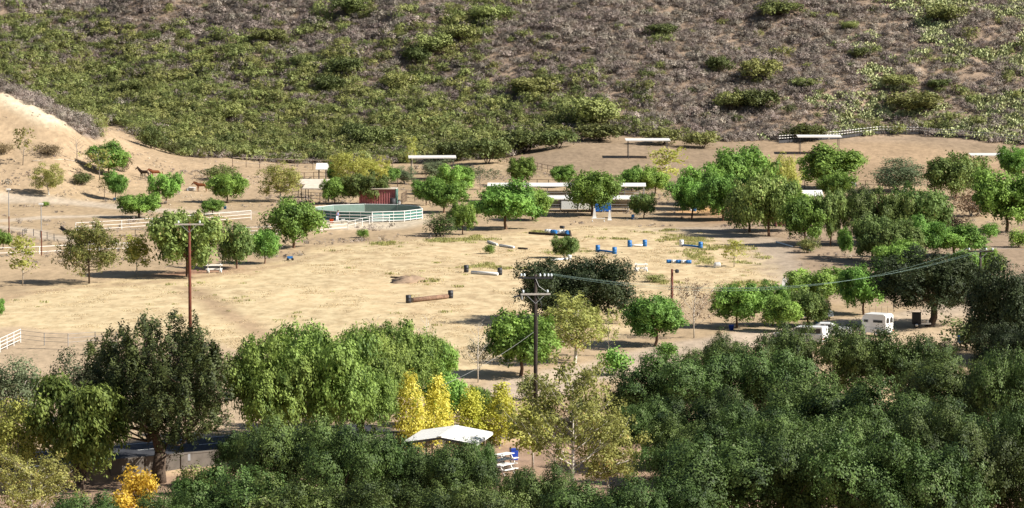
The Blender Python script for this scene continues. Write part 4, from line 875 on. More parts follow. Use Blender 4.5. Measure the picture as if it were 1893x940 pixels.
fence('rail_fence', [(-20, 473), (73, 470), (130, 467), (236, 463)], 0.95, (1.0, 0.3), 'white_paint', 'white_paint', 5.0, 'low white two-rail fence at the left edge behind the conical sycamore', rr=0.04, pr=0.06)
fence('rail_fence', [(440, 439), (500, 437), (543, 434), (595, 429), (643, 425)], 1.3, (1.0, 0.62, 0.25), 'white_paint', 'white_paint', 4.5, 'white rail fence running past the round bright pepper tree to the round pen', rr=0.028, pr=0.05)
fence('rail_fence', [(643, 425), (683, 415), (720, 413)], 1.1, (1.0, 0.55), 'white_paint', 'white_paint', 4.0, 'short white rail fence in front of the round pen', rr=0.025, pr=0.05)
fence('wire_fence', [(-10, 432), (42, 438), (62, 437), (100, 446), (142, 449)], 0.95, (0.95, 0.5), 'steel_dark', 'wire_grey', 3.3, 'dark-post wire fence along the lower gravel track at left', rr=0.015, pr=0.05)
fence('wire_fence', [(160, 437), (250, 436), (345, 437)], 0.9, (0.1, 0.9), 'steel_dark', 'wood_weathered', 7, 'dark board edging behind the yellow-green sapling', rr=0.05, pr=0.05)
fence('pipe_fence', [(0, 652), (38, 634)], 1.3, (1.0, 0.74, 0.48, 0.22), 'white_paint', 'white_paint', 2.4, 'slanting white four-rail pipe gate at the left edge of the field', 'gate', rr=0.032, pr=0.05)
fence('pipe_fence', [(38, 634), (82, 639), (126, 641), (176, 637), (215, 638)], 1.2, (1.0, 0.66, 0.33), 'pipe_grey', 'pipe_grey', 2.6, 'thin grey pipe fence right of the slanting white gate', rr=0.02, pr=0.045)
fence('pipe_fence', [(905, 300), (937, 302), (968, 309), (1002, 317), (1034, 324), (1062, 331)], 1.25, (1.0, 0.5), 'pipe_brown', 'pipe_brown', 2.4, 'brown pipe fence slanting down the left end of the bare paddock')
fence('pipe_fence', [(972, 345), (1014, 346), (1062, 347)], 1.2, (1.0, 0.4), 'pipe_brown', 'pipe_brown', 2.5, 'brown pipe fence directly behind the long white roof')
fence('pipe_fence', [(430, 309), (480, 311), (545, 313), (612, 314), (725, 316)], 1.7, (1.0, 0.45), 'pipe_brown', 'wood_weathered', 3.0, 'pale-railed fence along the foot of the green chaparral', rr=0.04)
fence('pipe_fence', [(735, 346), (765, 347), (805, 348)], 1.5, (1.0, 0.66, 0.33), 'pipe_brown', 'pipe_brown', 2.4, 'brown corral fence behind the red container, right side')
fence('pipe_fence', [(742, 378), (752, 372), (782, 374), (800, 379)], 1.6, (1.0, 0.66, 0.33), 'pipe_brown', 'pipe_brown', 2.0, 'brown pipe corral right of the red container')
fence('pipe_fence', [(540, 372), (575, 374), (608, 376)], 1.5, (1.0, 0.7, 0.4), 'pipe_brown', 'pipe_grey', 2.0, 'dark pipe corral below the tan stall roofs')
fence('pipe_fence', [(545, 335), (580, 334), (612, 335)], 1.4, (1.0, 0.5), 'pipe_brown', 'pipe_brown', 2.4, 'brown pipe fence behind the tan stall roofs')
fence('pipe_fence', [(1465, 350), (1510, 349), (1600, 349), (1650, 350)], 1.3, (1.0, 0.5), 'pipe_brown', 'pipe_brown', 2.6, 'brown pipe fence along the bottom of the right paddock')
fence('picket_line', [(1608, 579), (1630, 579), (1652, 579)], 0.7, (0.9,), 'wood_weathered', 'wire_grey', 0.8, 'row of short stakes behind the horse trailer', rr=0.01, pr=0.03)
# curved ridge-top paddock fence: dark mesh with two broken white strands
fp = [(1440, 266), (1490, 262), (1550, 258), (1590, 253), (1625, 249), (1700, 250), (1740, 254), (1800, 259), (1850, 263), (1900, 269), (1960, 274)]
fo = fence('paddock_fence', fp, 1.5, (), 'steel_dark', 'steel_dark', 2.4, 'curved paddock fence with broken white strands along the foot of the ridge')
_pts = [at(*p) for p in fp]; b1 = MB(); b2 = MB(); b3 = MB()
for a, b in zip(_pts[:-1], _pts[1:]):
    n = int((b - a).length / 0.62)
    for k in range(n):
        p = a.lerp(b, k / n); q = a.lerp(b, (k + 0.62) / n); p.z = hz(p.x, p.y); q.z = hz(q.x, q.y); p -= _pts[0]; q -= _pts[0]
        for zz in (1.48, 1.0): b1.beam(p + V(0, -.08, zz), q + V(0, -.08, zz), 0.03, 0.10)
        b2.box(p + V(0, 0, 0.72), (0.04, 0.04, 1.4))
    b3.beam(a - _pts[0] + V(0, 0, 0.35), b - _pts[0] + V(0, 0, 0.35), 0.02, 0.5)
tag(b1.build('white_strand', 'white_paint', fo), kind='stuff'); tag(b2.build('picket', 'steel_dark', fo), kind='stuff'); b3.build('mesh_panel', 'steel_dark', fo)

# ------------------------------------------------------------------ shelters, stalls, sheds
def shelter(px, py, w, d, h, label, rz=0.0, roof='white_roof', pitch=0.06, n=2, post='steel_dark', name='shade_shelter', cat='shelter'):
    p = at(px, py); o = thing(name, p, label, cat, rz)
    b = MB(); dz = d * pitch / 2
    b.add([(x, y, z) for x, y, z in ((-w/2, -d/2, h - dz), (w/2, -d/2, h - dz), (w/2, d/2, h + dz), (-w/2, d/2, h + dz), (-w/2, -d/2, h - dz + .08), (w/2, -d/2, h - dz + .08), (w/2, d/2, h + dz + .08), (-w/2, d/2, h + dz + .08))],
          [(3, 2, 1, 0), (4, 5, 6, 7), (0, 1, 5, 4), (1, 2, 6, 5), (2, 3, 7, 6), (3, 0, 4, 7)])
    r_ = b.build('roof', roof, o)
    e = MB().beam((-w/2, -d/2 - .03, h - dz + .04), (w/2, -d/2 - .03, h - dz + .04), 0.05, 0.17); e.build('fascia', roof, r_)
    m = MB().tube([(0, 0, -0.4), (0, 0, h - .02)], 0.06, 6).mesh('post', post)
    for i in range(n):
        for y in (-d/2 + .3, d/2 - .3): link('post', m, o, (-w/2 + .5 + (w - 1) * i / (n - 1), y, (-dz if y < 0 else dz) * 0.8))
    return o
shelter(1197, 293, 8.0, 3.6, 3.3, 'white flat-roofed shade shelter on thin posts in the centre of the bare paddock', 0.02)
shelter(1514, 285, 8.0, 3.6, 3.2, 'white flat-roofed shade shelter near the curved ridge fence', -0.02)
shelter(1826, 315, 6.4, 3.4, 2.7, 'white flat-roofed shade shelter nearest the right edge', 0.0)
shelter(799, 322, 8.4, 3.6, 3.0, 'white flat-roofed shelter at the foot of the chaparral behind the olive tree', 0.05)
shelter(596, 333, 2.2, 2.6, 2.3, 'tiny white-roofed shed left of the bright yellow sycamore', 0.0, pitch=0.35)
shelter(578, 366, 5.2, 3.2, 2.5, 'rear tan stall roof left of the red container', -0.12, 'tan_roof', 0.2)
shelter(586, 374, 4.2, 2.6, 2.4, 'front tan stall roof left of the red container', -0.14, 'tan_roof', 0.22)
shelter(1502, 376, 3.2, 3.0, 1.5, 'small white-roofed shed behind the right-hand grove', 0.0, pitch=0.25, post='pipe_grey')
shelter(1572, 352, 1.9, 2.2, 1.0, 'low maroon shed with white roof below the right paddock', 0.0, pitch=0.2, post='container_red')
def stables(px0, px1, py, d, h, label, bays, front, name='stable_row'):
    a = at(px0, py); b_ = at(px1, py); w = (b_ - a).length; c = (a + b_) / 2; o = thing(name, c, label, 'stables', math.atan2(b_.y - a.y, b_.x - a.x))
    r_ = MB(); r_.prism([(-d/2, h), (0, h + .35), (d/2, h), (d/2, h + .1), (0, h + .46), (-d/2, h + .1)], -w/2 - .3, w/2 + .3)
    r_.v = [(y, x, z) for x, y, z in r_.v]; r_.f = [f[::-1] for f in r_.f]; rf = r_.build('roof', 'white_roof', o)
    MB().beam((-w/2 - .3, -d/2 - .04, h + .02), (w/2 + .3, -d/2 - .04, h + .04), .04, .12).build('fascia', 'white_paint', rf)
    pm = MB().tube([(0, 0, -.3), (0, 0, h + .02)], .05, 6).mesh('post', 'pipe_grey'); bw = w / bays
    rl = MB().tube([(0, 0, 0), (bw, 0, 0)], .03, 5).mesh('rail', 'galvanised')
    for i in range(bays + 1):
        for y in (-d/2 + .2, d/2 - .2): link('post', pm, o, (-w/2 + i * bw, y, 0))
        if i < bays:
            for z in (0.35, 0.75, 1.15, 1.55):
                for y in (-d/2 + .14, d/2 - .14): link('rail', rl, o, (-w/2 + i * bw, y, z))
            k = front[i % len(front)]
            if k: MB().box((-w/2 + (i + .5) * bw, -d/2 + .06, 1.1 if k != 'tarp_blue' else .98), (bw * .92, .06, 1.3 if k != 'tarp_blue' else 1.7)).build('wall_panel', k, o)
    MB().box((0, d/2 - .05, 0.9), (w * .96, .05, 1.2)).build('back_wall', 'tan_roof', o)
    return o
stables(905, 1190, 373, 4.2, 2.5, 'rear long stable row with white ridge roof below the bare paddock', 8, (None,))
stables(1005, 1192, 391, 4.0, 1.95, 'front long stable row with white panels and a blue tarp', 6, (None, 'white_paint', 'white_paint', 'tarp_blue', None, None))
def container(px, py, rz, w, h, d, label, col):
    p = at(px, py); o = thing('container', p, label, 'container', rz)
    prof = []; n = int(w / 0.36)
    for k in range(n):
        x = -w/2 + w * k / n; s = w / n
        prof += [(x, 0), (x + s * .35, 0), (x + s * .5, .09), (x + s * .85, .09)]
    for y, nm in ((-d/2, 'front_wall'), (d/2, 'rear_wall')):
        b = MB(); m = len(prof); b.add([(x, y + q, .12) for x, q in prof] + [(x, y + q, h - .1) for x, q in prof], [(k, k + 1, m + k + 1, m + k) for k in range(m - 1)]); b.build(nm, col, o)
    MB().box((0, 0, h - .02), (w + .06, d + .3, .12)).build('roof', 'tan_roof', o)
    MB().box((0, 0, .06), (w + .06, d + .24, .12)).build('base_frame', 'steel_dark', o)
    for sx in (-1, 1):
        MB().box((sx * w / 2, 0, h / 2), (.07, d, h - .15)).build('end_wall', 'container_green' if sx > 0 else col, o)
        for sy in (-1, 1): MB().box((sx * w/2, sy * (d/2 + .1), h / 2), (.14, .14, h)).build('corner_post', 'container_green' if sx > 0 else col, o)
container(700, 378, -0.06, 5.7, 2.5, 2.4, 'maroon corrugated shipping container with green corner behind the round pen', 'container_red')
container(1452, 418, 0.1, 3.0, 1.5, 2.0, 'small faded maroon container hidden in the right-hand grove', 'container_red')
# things round the container
for dx, dy, sx, sz, m, lb in ((727, 381, .9, 1.1, 'steel_dark', 'dark stacked gear at the right end of the red container'), (739, 381, .4, .8, 'barrel_white', 'white water drum at the green corner of the container')):
    p = at(dx, dy - 2); p.y -= 1.9; p.z = hz(p.x, p.y); o = thing('drum', p, lb, 'drum'); MB().lathe([(sx/2, 0), (sx/2 + .03, .05), (sx/2 + .03, sz * .5), (sx/2, sz)], 12).build('shell', m, o, True); MB().lathe([(sx/2 + .03, sz), (sx/2 + .03, sz + .05), (sx/4, sz + .08)], 12).build('lid', 'steel_dark', o)
# round pen
def round_pen():
    c = at(681, 404); Rr, n, h = 8.1, 10, 1.5; o = thing('round_pen', c, 'ten-sided green-walled round pen with white rails', 'round pen', 0.11)
    s = 2 * Rr * math.sin(math.pi / n); ap = Rr * math.cos(math.pi / n)
    pan = MB().box((0, 0, h / 2 + .05), (s - .1, .05, h - .1)).mesh('wall_panel', 'pen_green'); lin = MB().box((0, 0, h / 2 + .05), (s - .12, .03, h - .08)).mesh('lining', 'pen_lining')
    rail = MB().tube([(-s/2, 0, 0), (s/2, 0, 0)], .055, 6).mesh('rail', 'white_paint'); st = MB().box((0, 0, h/2), (.06, .05, h)).mesh('upright', 'white_paint'); pm = MB().tube([(0, 0, -.3), (0, 0, h + .08)], .08, 8).mesh('post', 'white_paint')
    for k in range(n):
        t = 2 * math.pi * (k + .5) / n - math.pi / 2
        q = link('wall_panel', pan, o, (math.cos(t) * ap, math.sin(t) * ap, 0), t + math.pi / 2)
        link('lining', lin, q, (0, .05, 0))
        for z in (.2, .62, 1.06, h): link('rail', rail, q, (0, -.09, z))
        for x in (-s/6, s/6): link('upright', st, q, (x, -.06, 0))
        t2 = 2 * math.pi * k / n - math.pi / 2; link('post', pm, o, (math.cos(t2) * (Rr + .03), math.sin(t2) * (Rr + .03), 0))
round_pen()

# ------------------------------------------------------------------ horses and people
def skin_body(name, joints, edges, m, parent, sub=2):
    me = bpy.data.meshes.new(name); me.from_pydata([j[:3] for j in joints], edges, []); me.materials.append(MATS[m])
    o = link(name, me, parent); md = o.modifiers.new('skin', 'SKIN'); md.use_smooth_shade = True
    for i, j in enumerate(joints):
        rr_ = j[3]; me.skin_vertices[0].data[i].radius = rr_ if hasattr(rr_, '__len__') else (rr_, rr_)
    me.skin_vertices[0].data[0].use_root = True
    sm = o.modifiers.new('sub', 'SUBSURF'); sm.levels = sub; sm.render_levels = sub
    return o
def horse(px, py, rz, label, coat, hair, head_low=0.0, tall=1.0):
    p = at(px, py); o = thing('horse', p, label, 'horse', rz); o.scale = (tall,) * 3
    hd = head_low
    J = [(0.0, 0, 1.12, (.27, .29)), (.38, 0, 1.14, (.25, .30)), (.72, 0, 1.18, (.22, .29)), (-.4, 0, 1.16, (.25, .27)), (-.72, 0, 1.16, (.22, .25)),      # 0-4 trunk
         (.98, 0, 1.42 - hd * .3, (.13, .20)), (1.22, 0, 1.68 - hd * .7, (.10, .14)), (1.36, 0, 1.84 - hd, (.10, .11)), (1.56, 0, 1.66 - hd * 1.05, (.08, .09)), (1.72, 0, 1.50 - hd * 1.1, (.065, .07))]
    E = [(0, 1), (1, 2), (0, 3), (3, 4), (2, 5), (5, 6), (6, 7), (7, 8), (8, 9)]
    for s in (-1, 1):
        k = len(J); f = .06 * s
        J += [(.62, .15 * s, .95, .11), (.60 + f, .16 * s, .66, .075), (.61 + f, .16 * s, .46, .055), (.60 + f, .16 * s, .14, .04), (.63 + f, .16 * s, .03, .055)]; E += [(2, k), (k, k + 1), (k + 1, k + 2), (k + 2, k + 3), (k + 3, k + 4)]
        k = len(J)
        J += [(-.62, .15 * s, .96, .15), (-.56 - f, .16 * s, .74, .10), (-.78 - f, .16 * s, .52, .062), (-.72 - f, .16 * s, .16, .042), (-.68 - f, .16 * s, .03, .055)]; E += [(4, k), (k, k + 1), (k + 1, k + 2), (k + 2, k + 3), (k + 3, k + 4)]
    b = skin_body('body', J, E, coat, o)
    MB().tube([(-.92, 0, 1.28), (-1.02, 0, 1.1), (-1.04, 0, .75), (-1.0, 0, .5)], [.05, .08, .07, .02], 6).build('tail', hair, o, True)
    z1, z2 = 1.42 - hd * .3, 1.84 - hd
    mb = MB()
    for k in range(6):
        f = k / 5; x = .82 + (1.34 - .82) * f; z = (1.50) + (z2 + .13 - 1.50) * f
        mb.box((x - .04, 0, z), (.13, .05, .16), ry=-.6)
    mb.build('mane', hair, o)
    for s in (-1, 1): MB().lathe([(.035, 0), (.03, .06), (.004, .14)], 6, (1.34, .06 * s, z2 + .08)).build('ear', coat, o)
    return o
horse(268, 331, math.pi - 0.25, 'dark brown horse with raised head, in front of a chestnut on the left slope', 'horse_dark', 'horse_hair', 0.0)
horse(289, 331, math.pi + 0.2, 'chestnut horse standing behind the dark brown one, rump behind a pepper tree', 'horse_chestnut', 'horse_chestnut_hair', 0.3)
horse(373, 355, math.pi - 0.1, 'chestnut horse eating at the white tub beside the broad pepper tree', 'horse_chestnut', 'horse_chestnut_hair', 0.35)
p = at(355, 353); o = thing('feed_tub', p, 'white and grey feed tub in front of the lone chestnut horse', 'tub', .4)
MB().lathe([(.42, 0), (.56, .05), (.62, .5), (.66, .52), (.66, .56), (.58, .56), (.52, .12), (.02, .1)], 14).build('basin', 'barrel_white', o, True); MB().box((-.75, 0, .2), (.4, .5, .4)).build('hay_block', 'galvanised', o)
def person(px, py, rz, label):
    o = thing('person', at(px, py), label, 'person', rz)
    J = [(0, 0, .92, (.14, .11)), (.04, 0, 1.12, (.13, .10)), (.12, 0, 1.34, (.17, .11)), (.17, 0, 1.48, (.06, .06)), (.20, 0, 1.56, (.06, .06)), (.22, -.0, 1.66, (.085, .10)), (.23, 0, 1.75, (.075, .085))]
    E = [(0, 1), (1, 2), (2, 3), (3, 4), (4, 5), (5, 6)]
    for s in (-1, 1):
        k = len(J); J += [(.02, .1 * s, .84, .085), (.06 * s, .11 * s, .48, .06), (.07 * s - .03, .11 * s, .10, .045), (.10 + .07 * s, .11 * s, .05, .04)]; E += [(0, k), (k, k + 1), (k + 1, k + 2), (k + 2, k + 3)]
        k = len(J); J += [(.13, .21 * s, 1.40, .055), (.15, .26 * s, 1.14, .045), (.34, .22 * s, .98, .034), (.42, .2 * s, .95, .036)]; E += [(2, k), (k, k + 1), (k + 1, k + 2), (k + 2, k + 3)]
        for f in range(5):
            q = len(J); J += [(.47 + .02 * (f % 3), (.2 + .018 * (f - 2)) * s, .95, .010), (.52 - .03 * (f == 0), (.2 + .02 * (f - 2)) * s, .93, .008)]; E += [(k + 3, q), (q, q + 1)]
    body = skin_body('body', J, E, 'skin', o)
    MB().lathe([(.16, .98), (.19, 1.1), (.21, 1.3), (.19, 1.42), (.09, 1.49)], 12, (.08, 0, 0)).build('shirt', 'cloth_blue', o, True)
    tr = MB()
    for s in (-1, 1): tr.tube([(.02, .09 * s, .98), (.04 * s, .11 * s, .5), (.07 * s - .02, .11 * s, .08)], [.13, .095, .08], 8)
    tr.build('trousers', 'cloth_white', o, True)
    MB().lathe([(.10, 0), (.105, .06), (.08, .12), (.02, .15)], 10, (.205, 0, 1.70)).build('hair', 'hair_brown', o, True)
    return o
person(623, 412, -0.6, 'person in blue top and white trousers beside the round pen')
def tub(name, px, py, r0, r1, h, m, label, cat):
    o = thing(name, at(px, py), label, cat); MB().lathe([(r0, 0), (r1, h), (r1 + .02, h), (r1 + .02, h + .03), (r1 - .03, h + .03), (r0 - .03, .05), (.02, .04)], 12).build('shell', m, o, True)
    MB().tube([(r1 * math.cos(t), 0, h + r1 * .7 * math.sin(t)) for t in [math.pi * k / 6 for k in range(7)]], .012, 4).build('handle', 'galvanised', o); return o
tub('bucket', 613, 412, .26, .32, .5, 'orange_plastic', 'orange bucket left of the person at the round pen', 'bucket')
tub('bucket', 634, 413, .24, .3, .5, 'barrel_white', 'white bucket right of the person at the round pen', 'bucket')
tub('bucket', 212, 371, .2, .24, .35, 'barrel_blue', 'blue bucket at the foot of the small lollipop pepper tree', 'bucket')
tub('bucket', 306, 378, .2, .24, .35, 'galvanised', 'pale bucket at the foot of the forked round pepper tree', 'bucket')
tub('bucket', 416, 387, .2, .24, .4, 'barrel_blue', 'blue bucket beside the low pepper bush-tree', 'bucket')
tub('bucket', 1352, 611, .22, .28, .5, 'bin_blue', 'deep blue tub under the rounded pepper tree by the drive', 'bucket')

# ------------------------------------------------------------------ jumps and field gear
BARREL = lambda m, h=.88, r=.29: MB().lathe([(r * .93, 0), (r, .02), (r, h * .32), (r * 1.05, h * .34), (r, h * .36), (r, h * .64), (r * 1.05, h * .66), (r, h * .68), (r, h - .02), (r * .93, h), (r * .9, h - .02)], 14).mesh('shell', m, True)
BM = {m: BARREL(m) for m in ('barrel_blue', 'barrel_black', 'barrel_white')}
CAPM = {m: MB().lathe([(.24, .862), (.24, .872), (.02, .875)], 12).mesh('lid', m) for m in BM}
def barrel(p, m, label, lying=None, cat='barrel', s=1.0, group=None):
    o = thing('barrel', p, label, cat, group=group)
    q = link('shell', BM[m], o); link('lid', CAPM[m], q)
    if lying is not None:
        q.rotation_euler = (math.pi / 2, 0, lying); q.location = (0, 0, .285)
    o.scale = (s,) * 3; return o
def log(pa, pb, r, m, label, name='jump_pole', cat='pole', lift=None, n=1):
    c = (pa + pb) / 2; o = thing(name, c, label, cat); d = (pb - pa)
    z = r if lift is None else lift
    b = MB(); b.tube([pa - c + V(0, 0, z), (pa + pb) / 2 - c + V(0, 0, z + .01), pb - c + V(0, 0, z)], [r, r * .97, r * .95], 10); b.build('shaft', m, o, True)
    for e, q in ((pa, -1), (pb, 1)): MB().tube([e - c + V(0, 0, z) + d.normalized() * q * .005, e - c + V(0, 0, z) + d.normalized() * q * .02], r * .8, 8).build('end_grain', 'wood_weathered' if m == 'wood_log' else m, o)
    return o
barrel(at(755, 561), 'barrel_black', 'black barrel at the left end of the brown log'); barrel(at(833, 552), 'barrel_black', 'black barrel at the right end of the brown log')
log(at(762, 560), at(827, 553), .27, 'wood_log', 'thick brown log lying between two black barrels', 'log', 'log')
barrel(at(862, 504), 'barrel_black', 'black barrel at the left end of the white pole'); barrel(at(924, 509), 'barrel_black', 'black barrel at the right end of the white pole')
log(at(872, 507), at(920, 510), .2, 'white_paint', 'thick white pole lying between two black barrels')
for a, b, ma, mb_, mp, t in (((1105, 466), (1136, 470), 'barrel_blue', 'barrel_blue', 'barrel_blue', 'left blue jump'), ((1164, 457), (1192, 456), 'barrel_blue', 'barrel_blue', 'white_paint', 'middle blue jump'), ((1260, 456), (1295, 460), 'barrel_white', 'barrel_blue', 'barrel_blue', 'right blue and white jump')):
    pa, pb = at(*a), at(*b); d = (pb - pa).normalized()
    barrel(pa, ma, f'{"white" if "white" in ma else "blue"} barrel at the left end of the {t}'); barrel(pb, mb_, f'blue barrel at the right end of the {t}')
    log(pa + d * .34, pb - d * .34, .14, mp, f'{"white" if "white" in mp else "blue"} pole across the {t}', lift=.2)
pa, pb = at(1232, 487), at(1268, 488)
for k in range(5):
    p = pa.lerp(pb, k / 4); barrel(p, 'barrel_blue' if k % 2 == 0 else 'barrel_white', ['left end barrel', 'second barrel from the left', 'middle barrel', 'fourth barrel from the left', 'right end barrel'][k] + ' in the row of lying blue and white barrels', math.pi / 2, s=.78, group='row of lying barrels')
def cavaletti(px, py, w, rz, label, rails=2, s=1.0):
    o = thing('cavaletti', at(px, py), label, 'jump', rz); o.scale = (s,) * 3
    for z, y in ((.95, .0), (.48, .0))[:rails]: MB().beam((-w/2, y, z), (w/2, y, z), .16, .18).build('rail', 'white_paint', o)
    for x in (-w/2 + .25, w/2 - .25):
        for sy in (-1, 1):
            l = MB().beam((x, -.45 * sy, .12), (x, .4 * sy, 1.05), .09, .11).build('leg', 'white_paint', o)
            MB().lathe([(.16, -.07), (.2, -.03), (.2, .03), (.16, .07)], 10, (x + .09 * sy, -.45 * sy, .19), 'x').build('wheel', 'white_paint', o, True)
    return o
cavaletti(396, 505, 2.0, .12, 'white wheeled cavaletti under the leaning-trunk pepper tree')
cavaletti(1185, 503, 1.7, .12, 'white cavaletti alone in the middle of the jump field', s=.95)
# flat white jump and white standard before the stables
o = cavaletti(1106, 411, 3.6, -.03, 'long low white jump in front of the blue tarp', 1, .55); 
def standard(px, py, h, label):
    o = thing('jump_standard', at(px, py), label, 'jump standard'); MB().prism([(-.28, .08), (.28, .08), (.1, h), (-.1, h)], -.03, .03).build('wing', 'white_paint', o); MB().box((0, 0, .05), (.6, .5, .1)).build('foot', 'white_paint', o); return o
standard(1099, 404, 1.5, 'white jump standard against the trunk by the blue tarp'); standard(1127, 408, 1.5, 'white jump standard at the right end of the long low white jump')
standard(1449, 531, 1.1, 'left white jump wing at the end of the dirt track'); standard(1455, 533, 1.25, 'right white jump wing at the end of the dirt track')
# white block in the field
o = thing('feed_block', at(1325, 496), 'white plastic tub lying on its side near the thin sapling', 'tub', .5)
MB().lathe([(.26, -.3), (.33, -.28), (.36, .28), (.38, .3), (.38, .34), (.30, .34), (.25, -.2)], 12, (0, 0, .37), 'x').build('shell', 'barrel_white', o, True)
# timber frame with drums
pa, pb = at(978, 433), at(1055, 438); o = thing('timber_frame', pa, 'long dark timber with an upright end, drums lying behind it', 'timber'); d = pb - pa
MB().beam((0, 0, .16), d + V(0, 0, .14), .26, .3).build('beam', 'wood_pole', o); MB().beam(d + V(.05, 0, 0), d + V(-.15, .3, .85), .2, .2).build('upright', 'wood_pole', o)
for k, (px, py, m, ly) in enumerate(((1008, 432, 'barrel_white', 1.2), (1019, 433, 'barrel_blue', 1.0), (1031, 433, 'barrel_white', 1.5), (1041, 433, 'barrel_white', .6), (1048, 434, 'barrel_blue', .2))):
    barrel(at(px, py) + V(0, .4, .0), m, ['leftmost white drum lying behind the dark timber', 'left blue drum lying behind the dark timber', 'middle white drum lying behind the dark timber', 'right white drum lying behind the dark timber', 'right blue drum by the upright of the dark timber'][k], ly)
barrel(at(1036, 431) + V(0, .6, .55), 'barrel_black', 'black drum lying on top of the drum heap', .9, s=.7)
log(at(902, 449), at(919, 455), .16, 'white_paint', 'short white pole, left arm of the bent pole line'); log(at(924, 456), at(950, 460), .16, 'white_paint', 'longer white pole, right arm of the bent pole line')
log(at(958, 461), at(975, 462), .12, 'wood_pole', 'dark log right of the bent white poles', 'log', 'log')
log(at(1016, 484), at(1050, 481), .16, 'barrel_white', 'white pole lying below the small flat-topped tree'); barrel(at(1053, 482), 'barrel_white', 'white drum at the end of the pole under the flat-topped tree', s=.8)
barrel(at(1170, 406), 'barrel_blue', 'small blue barrel left of the umbrella-shaped tree', s=.8)
barrel(at(1284, 391), 'barrel_blue', 'pale blue barrel behind the leftmost grove trunk', s=.85); barrel(at(1277, 391), 'barrel_white', 'white barrel beside the pale blue one in the grove', s=.6)
barrel(at(1509, 598), 'barrel_blue', 'blue barrel under the greyish pepper tree by the drive', s=.85); barrel(at(1775, 634), 'barrel_blue', 'blue barrel in the shade of the very dark oak')
barrel(at(1828, 520), 'barrel_blue', 'dark blue barrel behind the right-hand utility pole')
o = thing('blue_seat', at(536, 482), 'small blue and black wheeled cart at the field corner', 'cart', .2)
MB().box((0, 0, .38), (.7, .4, .3)).build('tray', 'barrel_blue', o)
for x in (-.3, .3): MB().lathe([(.1, -.04), (.17, -.03), (.17, .03), (.1, .04)], 10, (x, -.2, .17), 'y').build('wheel', 'rubber', o)
MB().tube([(.3, 0, .5), (.6, 0, .9)], .02, 5).build('handle', 'steel_dark', o)
# soil mound
c = at(756, 520); o = thing('soil_mound', c, 'low heap of bare soil in the straw field', 'mound'); r = np.random.default_rng(5); b = MB(); n = 18; vs = []; fs = []
for i in range(7):
    for k in range(n):
        t = 2 * math.pi * k / n; q = (1 - i / 6.2) * (1 + .18 * math.sin(3 * t + 1) + .1 * r.normal()); vs.append((2.5 * q * math.cos(t), 3.4 * q * math.sin(t), .62 * math.sin(min(1, i / 5.5) * 1.57) + .05 * r.normal() - .06))
for i in range(6):
    for k in range(n): fs.append((i * n + k, i * n + (k + 1) % n, (i + 1) * n + (k + 1) % n, (i + 1) * n + k))
b.add(vs, fs + [tuple(6 * n + k for k in range(n))]).build('heap', 'soil', o, True)
log(at(723, 517) + V(0, -1.2, .28), at(760, 519) + V(0, -1.2, .30), .1, 'wood_pole', 'dark pole lying on the soil heap', 'log', 'log')
log(at(113, 422), at(124, 430), .16, 'wood_pole', 'short dark log beside the start of the long white fence', 'log', 'log')
log(at(60, 300), at(118, 297), .12, 'rock_pale', 'pale pole edging the left terrace', 'log', 'log'); log(at(120, 297), at(178, 309), .12, 'rock_pale', 'pale pole edging the terrace right of the bare tree', 'log', 'log')
log(at(1478, 459), at(1500, 465), .1, 'barrel_blue', 'blue pole lying in the shade beside the dirt track'); log(at(1435, 449), at(1465, 458), .1, 'white_paint', 'white pole lying at the edge of the dirt track')

# ------------------------------------------------------------------ poles, lamps and wires
def pole(name, px, base, top_y, r, m, label, cat='pole', loc=None):
    p = at(px, base); h = float(CAMH + p.y * ray(px, top_y)[2] / ray(px, top_y)[1] - p.z); o = thing(name, p, label, cat)
    MB().tube([(0, 0, -.5), (0, 0, h * .5), (0, 0, h)], [r * 1.15, r, r * .8], 10).build('shaft', m, o, True); return o, p, h
def crossarm(o, z, w, rz, ins, brace=True, m='wood_crossarm', y=-.2):
    ca, sa = math.cos(rz), math.sin(rz)
    a = MB().beam((-w/2 * ca, -w/2 * sa + y, z), (w/2 * ca, w/2 * sa + y, z), .12, .14).build('crossarm', m, o)
    for t in ins:
        MB().lathe([(.035, 0), (.035, .08), (.09, .1), (.10, .15), (.06, .18), (.085, .2), (.08, .26), (.03, .3)], 10, (t * ca, t * sa + y, z + .05)).build('insulator', 'porcelain', a, True)
    if brace:
        for s in (-1, 1): MB().beam((s * .75 * ca, s * .75 * sa + y, z - .05), (0, y, z - .75), .03, .05).build('brace', 'galvanised', o)
oA, pA, hA = pole('utility_pole', 990, 792, 508, .16, 'wood_pole', 'tall dark utility pole with two crossarms right of centre', 'utility pole')
crossarm(oA, hA - .25, 2.7, -.05, (-1.15, -.9, .35, .7, 1.0, 1.25), False, 'steel_dark')
crossarm(oA, hA - 1.55, 2.4, .1, (-1.0, .95))
MB().tube([(0, -.25, hA - .3), (.25, -.3, hA - .9), (.8, -.25, hA - 1.3)], .02, 4).build('jumper_wire', 'wire_grey', oA); MB().tube([(.1, -.2, hA - 1.6), (.5, -.2, hA - 2.4), (.2, -.18, hA - 3.2), (.14, -.17, hA - 6)], .02, 4).build('jumper_wire', 'steel_dark', oA)
MB().lathe([(.05, 0), (.09, .02), (.1, .4), (.05, .45)], 8, (-1.1, -.25, hA - 2.0)).build('fuse', 'galvanised', oA); MB().beam((-1.2, -.25, hA - 1.66), (-1.75, -.3, hA - 1.75), .1, .12).build('cutout', 'steel_dark', oA)
oB, pB, hB = pole('utility_pole', 1811, 598, 462, .14, 'wood_pole', 'dark utility pole in front of the grove at the right', 'utility pole')
